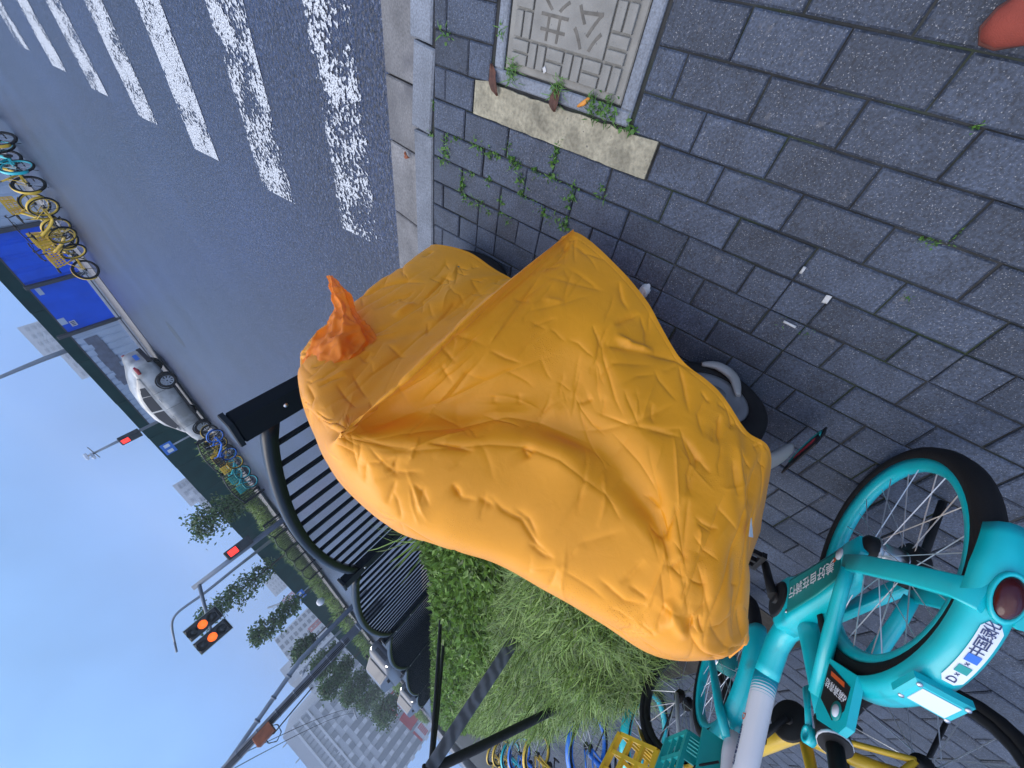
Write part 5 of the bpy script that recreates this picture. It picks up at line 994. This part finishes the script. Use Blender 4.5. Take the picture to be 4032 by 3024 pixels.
LB2 = [((-14.2, 13.2), (-14.95, 12.95), BLU, 'blue bicycle parked just ahead of the silver sedan'), ((-15.1, 13.6), (-15.6, 12.9), YE2, 'yellow bicycle beside the far railing, next to the blue one'), ((-15.7, 13.4), (-16.2, 12.8), TEA, 'teal bicycle at the far railing, first of two'), ((-16.3, 13.2), (-16.7, 12.6), TEA, 'teal bicycle at the far railing, second of two'), ((-14.8, 14.1), (-15.2, 13.5), YEL, 'dark wheeled yellow bicycle behind the blue one')]
for R_, F_, pal, l in LB2: bike2(l, R_, F_, pal, -.07, -.1, GB)
# ---- far railing
FT = [(-14.506, 13.593, 0.845), (-16.477, 13.193, 0.869), (-18.605, 12.763, 0.85), (-20.659, 12.347, 0.848), (-21.873, 12.101, 0.814), (-23.303, 11.812, 0.822), (-24.508, 11.568, 0.813), (-25.732, 11.32, 0.808), (-26.921, 11.079, 0.751)]
ffar = empty('railing_fence', FT[0], 0, 'black arched railing fence across the road, in front of the shrubs', 'fence')
for i in range(len(FT) - 1):
    A_, B_ = Vector(FT[i]), Vector(FT[i + 1])
    if i == 2: continue
    d = B_ - A_; Ln = math.hypot(d.x, d.y); r = empty('panel', Vector((A_.x, A_.y, 0)) - Vector(FT[0]), math.atan2(d.y, d.x)); r.parent = ffar
    za, zb = A_.z, B_.z; n = 12
    def zt2(t): return za - .06 + (zb - za) * t + .14 * math.sin(PI * t) ** .8
    MB().tube([(Ln * q / n, 0, zt2(q / n)) for q in range(n + 1)], .028, 6).build('top_rail', M_fcap, r); MB().bar((0, 0, za - .80), (Ln, 0, zb - .80), .04, .04).build('bottom_rail', M_fence, r)
    ns = max(5, int(Ln / .16))
    for q in range(1, ns): t = q / ns; MB().bar((Ln * t, 0, za - .8 + (zb - za) * t), (Ln * t, 0, zt2(t)), .025, .025, (1, 0, 0)).build('slat', M_fence, r)
    pz = MB().box((0, 0, za - .47), (.10, .06, .98)).build('post', M_fence, r)
    if i in (1, 7): MB().box((Ln, 0, zb - .47), (.10, .06, .98)).build('post', M_fence, r)
# ---- far hedge strip
def far_hedge(name, label, x0, x1, y0, y1, h, n, sc_, m):
    root = empty(name, far((x0 + x1) / 2, (y0 + y1) / 2, -.08), FA, label, 'hedge', 'planting across the road'); w, d = abs(x1 - x0), y1 - y0
    b = MB(); nx = max(6, int(w / .5)); vs_ = []
    for i in range(nx + 1):
        for j in range(7): t = j / 6; x = w * (i / nx - .5); vs_.append((x, d * (t - .5), .78 * h * math.sin(PI * max(.04, min(.96, t))) ** .4 * (.85 + .3 * mnoise.noise(Vector((x * .9 + x0, t * 2, 1))))))
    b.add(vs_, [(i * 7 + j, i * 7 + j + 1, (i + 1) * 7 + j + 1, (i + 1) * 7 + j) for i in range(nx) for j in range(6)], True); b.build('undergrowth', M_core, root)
    b = MB()
    for q in range(n):
        t = random.random(); x = w * (random.random() - .5); z = h * math.sin(PI * t) ** .35 * (.85 + .3 * mnoise.noise(Vector((x * .9 + x0, t * 2, 1)))) * (1 - .4 * random.random() ** 2)
        blade(b, Vector((x, d * (t - .5), z)), rv() + Vector((0, 0, .3)), random.uniform(.18, .34) * sc_, .014 * sc_, .3)
    o = b.build('foliage', m, root, fixn=False); o['kind'] = 'stuff'
far_hedge('roadside_hedge', 'yellowish green shrubs behind the far railing, first stretch', -13.2, -19.5, 17.3, 19.0, .95, 4500, 1.0, M_leafn)
far_hedge('roadside_hedge', 'green shrub strip behind the far railing, middle stretch', -19.5, -32, 17.0, 19.2, 1.0, 6000, 1.2, M_leafn)
far_hedge('roadside_hedge', 'green shrub strip farthest along the far kerb', -32, -75, 16.6, 19.2, 1.1, 9000, 1.8, M_leafb)
# ---- trees across the road
def tree(label, bx, by, z0, z1, r, n, tilt=(0, 0), seed=0, leaf=.15):
    random.seed(100 + seed); rt = empty('street_tree', (bx, by, -.08), 0, label, 'tree', 'young trees across the road')
    lx, ly = tilt; H = z1
    MB().tube([(0, 0, 0), (lx * .2, ly * .2, z0 * .6), (lx * .5, ly * .5, z0), (lx * .8, ly * .8, (z0 + z1) / 2), (lx, ly, z1 * .97)], [.07, .06, .05, .035, .012], 8).build('trunk', M_bark, rt)
    b = MB(); lb = MB(); nc = 26
    for c_ in range(nc):
        t = (c_ + .5) / nc; zc = z0 + (z1 - z0) * t; a = c_ * 2.4 + random.random(); rr = r * (.35 + .75 * math.sin(PI * min(1, t * .85 + .12))) * random.uniform(.55, 1.0)
        ax = Vector((lx * zc / z1, ly * zc / z1, zc)); e_ = ax + Vector((rr * math.cos(a), rr * math.sin(a), rr * .55))
        lb.tube([ax, (ax + e_) / 2 + Vector((0, 0, .03)), e_], [.016, .011, .005], 4, caps=False)
        for q in range(n // nc):
            s_ = random.random() ** .6; p = ax.lerp(e_, s_) + Vector((random.gauss(0, .16 * r), random.gauss(0, .16 * r), random.gauss(0, .14 * r))); quadleaf(b, p, rv(), rv(), leaf * random.uniform(.7, 1.4), leaf * random.uniform(.22, .34))
    lb.build('branches', M_bark, rt); o = b.build('crown', M_treeleaf, rt, fixn=False)
    return rt
TR = [('small bushy tree in front of the green wall just past the parked car', (-20.23, 14.27, 1.22), (-20.308, 14.255, 2.836), .2, 1.0), ('tall slender tree crossed by the traffic light arm', (-24.999, 13.305, 0.968), (-27.178, 12.864, 5.507), .28, .9), ('slender tree standing clear against the sky, right of the signal arm', (-31.175, 12.055, 1.066), (-30.482, 12.195, 4.811), .35, .8),
      ('slim tree with small crown on a long bare stem beside the lamp post', (-36.463, 10.984, 1.04), (-36.057, 11.066, 4.21), .62, .7), ('tree crown overlapping the utility pole base', (-40.694, 10.128, 0.685), (-40.049, 10.258, 4.225), .45, .9), ('broad green tree before the large office building', (-45.045, 9.247, 0.642), (-43.268, 9.607, 4.837), .38, 1.2), ('tree right of the broad green one, below the building windows', (-55.419, 9.188, 1.028), (-53.705, 9.535, 4.645), .35, 1.5), ('dense tree low before the building, left of the curved lamp', (-72.805, 9.749, 1.466), (-70.841, 10.147, 4.887), .35, 1.7), ('last dense tree at the end of the far row', (-69.362, 6.365, 1.444), (-65.657, 7.115, 4.063), .3, 2.0)]
for i, (l, b_, t_, f0, r) in enumerate(TR):
    H = t_[2] + .08; tree(l, (b_[0] + t_[0]) / 2, (b_[1] + t_[1]) / 2, max(.6, H * f0), H, r, 1700 if i < 3 else 2200, (0, 0), i, .17 + .02 * i)
tree('thin branch tip of a tree at the left edge above the blue hoarding', *far(-3.2, 23.6)[:2], 1.6, 2.9, .9, 260, (-.3, 0), 31, .14)
# ================================================================== POLES, SIGNALS, BUILDINGS
M_galv = mat('galvanised', (.22, .25, .29), .45, metal=.3, var=.15, vscale=3)
M_conc = mat('pole_concrete', (.20, .21, .23), .8, var=.2, vscale=4)
M_sigb = mat('signal_black', (.015, .017, .018), .5); M_sigr = emis('signal_red', (1.0, .03, .02), 1.6); M_sigo = emis('signal_amber', (1.0, .16, .02), 1.0); M_lens = mat('dark_lens', (.03, .035, .035), .25)
def V3(p): return Vector(p)
# pedestrian signal by the car
p = [(-16.302, 17.616, 1.015), (-16.382, 17.6, 3.845), (-15.906, 17.696, 2.558), (-15.883, 17.701, 2.245)]
r = empty('traffic_signal', (p[0][0], p[0][1], -.1), 0, 'pedestrian signal pole beside the silver sedan, red light on, cameras on top', 'traffic light')
H = p[1][2] + .1; MB().tube([(0, 0, 0), (0, 0, H * .75), (0, 0, H)], [.075, .06, .04], 12).build('pole', M_galv, r)
hx = (p[2][0] - p[0][0]) * 1.0; zc = p[2][2] + .1
hs = MB().box((.20, -.30, zc - .18), (.30, .24, .75), ch=.02).build('signal_head', M_sigb, r)
MB().box((.24, -.43, zc), (.22, .012, .26), ch=.002).build('red_lamp', M_sigr, hs); MB().box((.24, -.425, zc - .36), (.22, .012, .26)).build('green_lamp', M_lens, hs); MB().tube([(.2, -.3, zc - .1), (0, 0, zc - .1)], .025, 6).build('bracket', M_galv, hs)
for dz, dx in ((-.15, .0), (.0, .12)): MB().box((dx, -.12, H + dz), (.14, .3, .10), ch=.02).build('camera_unit', M_plate, r)
MB().tube([(-.35, 0, H - .25), (.35, .1, H - .22)], .02, 6).build('cross_arm', M_galv, r)
# main traffic signal with cantilever arm
D = 22.0
q = [(-19.041, 11.02, 0.72), (-18.989, 11.109, 3.998), (-19.032, 11.036, 3.812), (-18.979, 8.988, 4.268), (-18.809, 9.338, 4.311), (-19.077, 8.779, 4.334), (-18.764, 9.43, 4.818), (-18.766, 9.426, 3.771), (-18.948, 11.18, 2.03)]
r = empty('traffic_signal', (q[0][0], q[0][1], -.1), 0, 'cantilever traffic signal with two glowing amber heads on its arm', 'traffic light')
o0 = Vector((q[0][0], q[0][1], -.1)); H = q[1][2] + .1
MB().tube([(0, 0, 0), (0, 0, H * .6), (0, 0, H)], [.13, .11, .10], 12).build('pole', M_galv, r); MB().tube([V3(q[2]) - o0 - Vector((0, 0, .05)), V3(q[3]) - o0], [.07, .05], 10).build('arm', M_galv, r)
hh = abs(q[6][2] - q[7][2]); to = Vector((-q[4][0], -q[4][1], 0)).normalized(); rt_ = Vector((-to.y, to.x, 0))
for c_ in (q[4], q[5]):
    C_ = V3(c_) - o0; hd_o = MB().box((0, 0, 0), (.42, .22, hh), ch=.03).build('signal_head', M_sigb, r); hd_o.matrix_local = frame_m(C_, rt_, -to)
    MB().box((0, .12, 0), (.50, .02, hh + .08)).build('back_board', M_sigb, hd_o); MB().box((0, .131, 0), (.54, .004, hh + .12)).build('board_edge', mat('board_edge', (.35, .42, .36), .5) if 'board_edge' not in MATS else MATS['board_edge'], hd_o)
    for s_, m_, nm in ((1, M_lens, 'lens'), (0, M_sigo, 'amber_lamp'), (-1, M_lens, 'lens')):
        zz = s_ * hh * .325; MB().lathe([(0, -.125), (.155, -.12), (.155, -.10), (0, -.10)], (0, 0, zz), 'y', 22).build(nm, m_, hd_o); MB().lathe([(.165, -.10), (.175, -.26), (.180, -.10)], (0, 0, zz), 'y', 16, False, -.2, PI + .2).build('visor', M_sigb, hd_o)
C_ = V3(q[8]) - o0; ph = MB().box((0, 0, 0), (.40, .3, 1.05), ch=.03).build('pedestrian_head', M_sigb, r); ph.matrix_local = frame_m(C_ + to * .25, rt_, -to); MB().box((0, -.155, .22), (.26, .012, .34)).build('red_lamp', M_sigr, ph); MB().box((0, -.155, -.25), (.26, .012, .34)).build('green_lamp', M_lens, ph)
# lamp posts
def lamp(lbl, pts, r0, nm='street_lamp'):
    P0 = Vector((pts[0][0], pts[0][1], -.1)); r = empty(nm, P0, 0, lbl, 'street lamp'); L_ = [Vector((0, 0, 0))] + [V3(p_) - P0 for p_ in pts[1:]]
    fine_ = [L_[0]]
    A = np.array([tuple(v) for v in L_]); 
    cs_ = catmull(A[1:], 16, 0); path = [L_[0]] + [Vector(v) for v in cs_]
    MB().tube(path, [r0] + [r0 * .8 - r0 * .4 * i / 16 for i in range(16)], 8).build('pole', M_galv, r)
    e_ = path[-1]; d = (path[-1] - path[-3]).normalized(); MB().tube([e_, e_ + d * .5], [(.10, .05), (.12, .05)], 8).build('lamp_head', M_galv, r)
lamp('tall street lamp with arched neck behind the amber signals', [(-26.253, 14.519, 0.812), (-26.247, 14.529, 3.094), (-26.265, 14.496, 4.8), (-26.236, 14.548, 5.635), (-26.252, 14.52, 6.198), (-26.403, 14.244, 6.561), (-26.782, 13.518, 6.901)], .11)
lamp('street lamp with hooked neck in front of the large building', [(-59.336, 8.903, 1.775), (-59.315, 9.04, 2.94), (-59.307, 9.093, 4.133), (-59.31, 9.072, 4.678), (-59.353, 8.786, 5.007), (-59.449, 8.113, 5.209)], .13)
lamp('small distant street lamp low before the building', [(-89.794, 6.088, 2.654), (-89.778, 6.318, 3.922), (-89.685, 7.529, 4.318), (-89.615, 8.316, 4.837), (-89.627, 8.183, 5.184), (-89.709, 7.233, 5.517)], .13)
lamp('pale lamp post rising beside the green wall near the sign', [(-43.414, 11.841, 0.231), (-43.384, 11.951, 1.803), (-43.374, 11.988, 3.237), (-43.369, 12.006, 3.98), (-43.384, 11.952, 4.443), (-43.416, 11.832, 4.843)], .12)
lamp('grey lamp post cut by the left edge of the view above the blue hoarding', [(-13.737, 21.196, 1.803), (-13.798, 21.184, 2.773), (-13.846, 21.174, 3.517), (-13.9, 21.163, 4.168), (-13.952, 21.153, 4.789)], .12)
# utility pole with cables
u = [(-15.511, 3.926, 2.298), (-15.513, 3.917, 4.02), (-15.493, 3.996, 5.03), (-15.831, 4.651, 2.49), (-15.972, 4.141, 4.864), (-15.351, 3.739, 4.021), (-15.374, 3.645, 2.625), (-15.39, 3.575, 3.736), (-15.388, 3.584, 3.879), (-15.375, 4.051, 3.396), (-15.381, 4.027, 2.769)]
UP = Vector((u[1][0], u[1][1], -.1)); r = empty('utility_pole', UP, 0, 'concrete utility pole carrying cable bundles and an orange box', 'utility pole')
MB().tube([(0, 0, 0), (0, 0, u[1][2]), (0, 0, u[2][2] + 2.5)], [.15, .125, .11], 12).build('pole', M_conc, r)
for q_ in range(9): MB().tube([(0, 0, .9 + q_ * .55), (0, 0, .94 + q_ * .55)], .150 - .003 * q_, 12).build('band', M_galv, r)
bx = MB().box((0, 0, 0), (.22, .30, .46), ch=.02).build('cable_box', mat('orange_box', (.30, .085, .03), .6, var=.3, vscale=6), r); bx.location = V3(u[5]) - UP
def cable(pts, rr, par, m=M_rubber): MB().tube([tuple(v) for v in catmull(np.array([tuple(V3(p_) - UP) for p_ in pts]), 14, 0)], rr, 5).build('cable', m, par)
cable([u[5], u[8], u[7], u[6]], .018, r)
for j in range(3): cable([(u[1][0] + .14, u[1][1] - .1 + j * .06, u[2][2] + 1.5), (u[1][0] + .15, u[1][1] - .10 + j * .05, u[1][2]), (u[1][0] + .13, u[1][1] - .12 + .05 * j, 1.2)], .012, r)
lp_ = [(u[8][0] + .16 * math.cos(a * .7) * .4, u[8][1] + .22 * math.cos(a * .7), u[8][2] + .20 * math.sin(a * .7)) for a in range(20)]; cable(lp_, .010, r)
sp_ = empty('steel_mast', (u[3][0], u[3][1], -.1), 0, 'slender sectioned steel mast left of the utility pole', 'pole'); s0 = Vector((u[3][0], u[3][1], -.1))
e_ = V3(u[4]) - s0; t0 = V3(u[3]) - s0; dd = (e_ - t0); top = t0 + dd * 1.6; MB().tube([(0, 0, 0), t0, t0 + dd * .5, e_, top], [.09, .075, .07, .06, .05], 10).build('mast', M_galv, sp_)
for tt in (.18, .42, .66): MB().tube([t0 + dd * tt, t0 + dd * (tt + .02)], .095, 10).build('flange', M_galv, sp_)
# wires strung from the poles
def wire(name, lbl, a, b_, sag, rr=.012):
    a, b_ = Vector(a), Vector(b_); m_ = (a + b_) / 2; pts = [a.lerp(b_, i / 12) - Vector((0, 0, sag * 4 * (i / 12) * (1 - i / 12))) - m_ for i in range(13)]
    tag(MB().tube(pts, rr, 4).build(name, M_rubber, None, m_), lbl, 'wire')
wire('overhead_wire', 'thin wire running from the utility pole toward the far trees', (UP.x, UP.y, 5.2), far(-48, 17, 4.6), .5)
wire('overhead_wire', 'second thin wire running from the utility pole, slightly lower', (UP.x, UP.y, 4.7), far(-48, 17, 4.2), .5)
# direction signs
def sign(lbl, P_, w, h, m):
    r = empty('road_sign', (P_[0], P_[1], -.1), FA, lbl, 'sign'); z = P_[2] + .1; MB().tube([(0, 0, 0), (0, 0, z + h * .4)], .04, 8).build('post', M_galv, r); b_ = MB().box((0, -.06, z), (w, .03, h), ch=.005).build('panel', m, r)
    for q_ in (-.25, .25): MB().box((w * q_, -.08, z), (w * .28, .006, h * .5)).build('print', M_inkw, b_)
sign('blue road sign on a post in front of the green wall past the car', (-16.891, 16.477, 1.632), .62, .42, M_inkblue)
sign('small blue sign above the shrubs between two slender trees', (-35.612, 14.218, 1.714), 1.1, .7, M_inkblue)
# white lamp globe among shrubs
tag(MB().lathe([(0, -.28), (.16, -.22), (.26, -.05), (.26, .08), (.16, .24), (0, .28)], (0, 0, 0), 'z', 18).build('globe_lamp', M_white, None, (-32.076, 11.362, 1.006)), 'round white globe light above the shrubs across the road', 'lamp')
# ---- buildings
M_bwall = mat('tower_wall', (.30, .32, .36), .8, var=.08, vscale=.05); M_bdark = mat('tower_dark', (.10, .12, .16), .7); M_win = mat('tower_window', (.055, .07, .10), .3); M_bwht = mat('tower_panel', (.46, .48, .52), .7); M_whaze = mat('hazed_window', (.30, .32, .36), .5)  # windows of the faint far blocks: haze paling put into their colour
def block(name, lbl, A, B, H, depth, z0=-.1, m=None):
    A, B = Vector((A[0], A[1], 0)), Vector((B[0], B[1], 0)); d = B - A; L_ = d.length; r = empty(name, (A.x, A.y, z0), math.atan2(d.y, d.x), lbl, 'building')
    n_ = Vector((-d.y, d.x, 0)).normalized(); s = 1 if n_.dot(A) > 0 else -1
    MB().box((L_ / 2, s * depth / 2, H / 2), (L_, depth, H)).build('wall', m or M_bwall, r); return r, L_, s
B0 = (-215.103, 46.161, 36.841); B1 = (-221.743, 26.083, 36.841)
r, L_, s = block('office_building', 'large hazy office building with a grid of windows at the bottom of the view', B0, B1, B0[2], 40)
L2 = L_ * 2.2
bw = [o for o in r.children][0]; bw.scale.x = 2.2; bw.location.x = 0
fl = 13; H = B0[2]; wm_ = MB().box((0, 0, 0), (2.3, .5, 2.0)).mesh('window'); wm_.materials.append(M_win); pm_ = MB().box((0, 0, 0), (1.5, .6, 1.7)).mesh('panel'); pm_.materials.append(M_bwht)
nx = int(L2 / 4.2)
for i in range(nx):
    for j in range(fl):
        x = (i + .5) * L2 / nx; z = 2 + (j + .5) * (H * .70) / fl
        if (i // 2 + j) % 2 == 0 or j < 8: link('window', wm_, r, (x, -s * .15, z))
        if (i + j) % 2 == 0: link('spandrel', pm_, r, (x + 1.9, -s * .2, z))
for j in range(3): MB().box((L2 / 2, -s * .4, H * (.72 + j * .085)), (L2, .8, H * .02)).build('ledge', M_bwht, r)
for i in range(int(L2 / 2.2)): MB().box((i * 2.2 + 1, -s * .3, H * .80), (.5, .6, H * .14)).build('fin', M_bdark, r)
for i in range(6): MB().box((i * L2 / 6 + 3, s * 3, H + .8), (.4, .4, 2.6)).build('rooftop_rod', M_bdark, r)
C0 = (-244.29, 89.007, 24.019); C1 = (-235.552, 49.885, 21.906)
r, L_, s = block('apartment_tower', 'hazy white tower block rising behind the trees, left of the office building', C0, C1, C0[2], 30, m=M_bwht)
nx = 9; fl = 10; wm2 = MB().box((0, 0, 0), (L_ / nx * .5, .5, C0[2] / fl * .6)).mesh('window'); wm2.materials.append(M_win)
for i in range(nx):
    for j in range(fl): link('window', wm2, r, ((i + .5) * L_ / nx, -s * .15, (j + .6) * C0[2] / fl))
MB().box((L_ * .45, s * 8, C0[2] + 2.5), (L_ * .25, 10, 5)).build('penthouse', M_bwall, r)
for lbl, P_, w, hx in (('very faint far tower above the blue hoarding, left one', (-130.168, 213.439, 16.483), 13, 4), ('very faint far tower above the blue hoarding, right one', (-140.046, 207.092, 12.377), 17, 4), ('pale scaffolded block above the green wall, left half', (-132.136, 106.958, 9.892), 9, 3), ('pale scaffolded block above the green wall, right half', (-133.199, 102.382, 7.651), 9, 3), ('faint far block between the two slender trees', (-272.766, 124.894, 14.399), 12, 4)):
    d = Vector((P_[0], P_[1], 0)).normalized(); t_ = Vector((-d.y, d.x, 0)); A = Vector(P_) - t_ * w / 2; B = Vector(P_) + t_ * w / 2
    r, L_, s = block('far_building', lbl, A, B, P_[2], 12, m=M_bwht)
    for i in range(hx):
        for j in range(4): MB().box(((i + .5) * w / hx, -s * .2, P_[2] * (.55 + .11 * j)), (w / hx * .5, .5, P_[2] * .05)).build('window', M_whaze, r)
# ---- tower cranes
M_crane = mat('crane_red', (.42, .09, .07), .6)
for lbl, base, tip, back_ in (('faint red tower crane jib over the far trees', (-157.172, 64.784, 4.216), (-157.067, 65.039, 8.042), (-158.193, 67.52, 12.156)), ('second red crane mast right of the first', (-161.711, 52.436, 3.864), (-161.597, 52.786, 7.778), None)):
    b0 = Vector(base); r = empty('tower_crane', (b0.x, b0.y, -.1), 0, lbl, 'crane'); o_ = Vector((b0.x, b0.y, -.1)); T_ = Vector((b0.x, b0.y, tip[2])) - o_
    for dx in (-.6, .6):
        for dy in (-.6, .6): MB().tube([(dx, dy, 0), (dx, dy, T_.z)], .16, 5).build('mast_leg', M_crane, r)
    for q_ in range(8): z = T_.z * q_ / 8; MB().tube([(-.6, -.6, z), (.6, .6, z + T_.z / 8)], .09, 4).build('brace', M_crane, r)
    if back_: MB().tube([T_, Vector(back_) - o_], .35, 5).build('jib', M_galv, r); MB().tube([T_ + Vector((0, 0, 2)), Vector(back_) - o_], .08, 4).build('tie', M_galv, r)
# ================================================================== AIR
hz = MB().box((-140, 70, 0), (600, 460, 52)).build('haze', None, None, (0, 0, 24.8)); tag(hz, 'pale blue haze in the air', kind='stuff')
mh_ = bpy.data.materials.new('haze_air'); mh_.use_nodes = True; t_ = mh_.node_tree; t_.nodes.clear(); ou = t_.nodes.new('ShaderNodeOutputMaterial'); pv = t_.nodes.new('ShaderNodeVolumePrincipled')
pv.inputs['Color'].default_value = (.80, .90, 1.0, 1); pv.inputs['Density'].default_value = .0016; pv.inputs['Anisotropy'].default_value = .2; t_.links.new(pv.outputs[0], ou.inputs['Volume']); hz.data.materials.append(mh_)
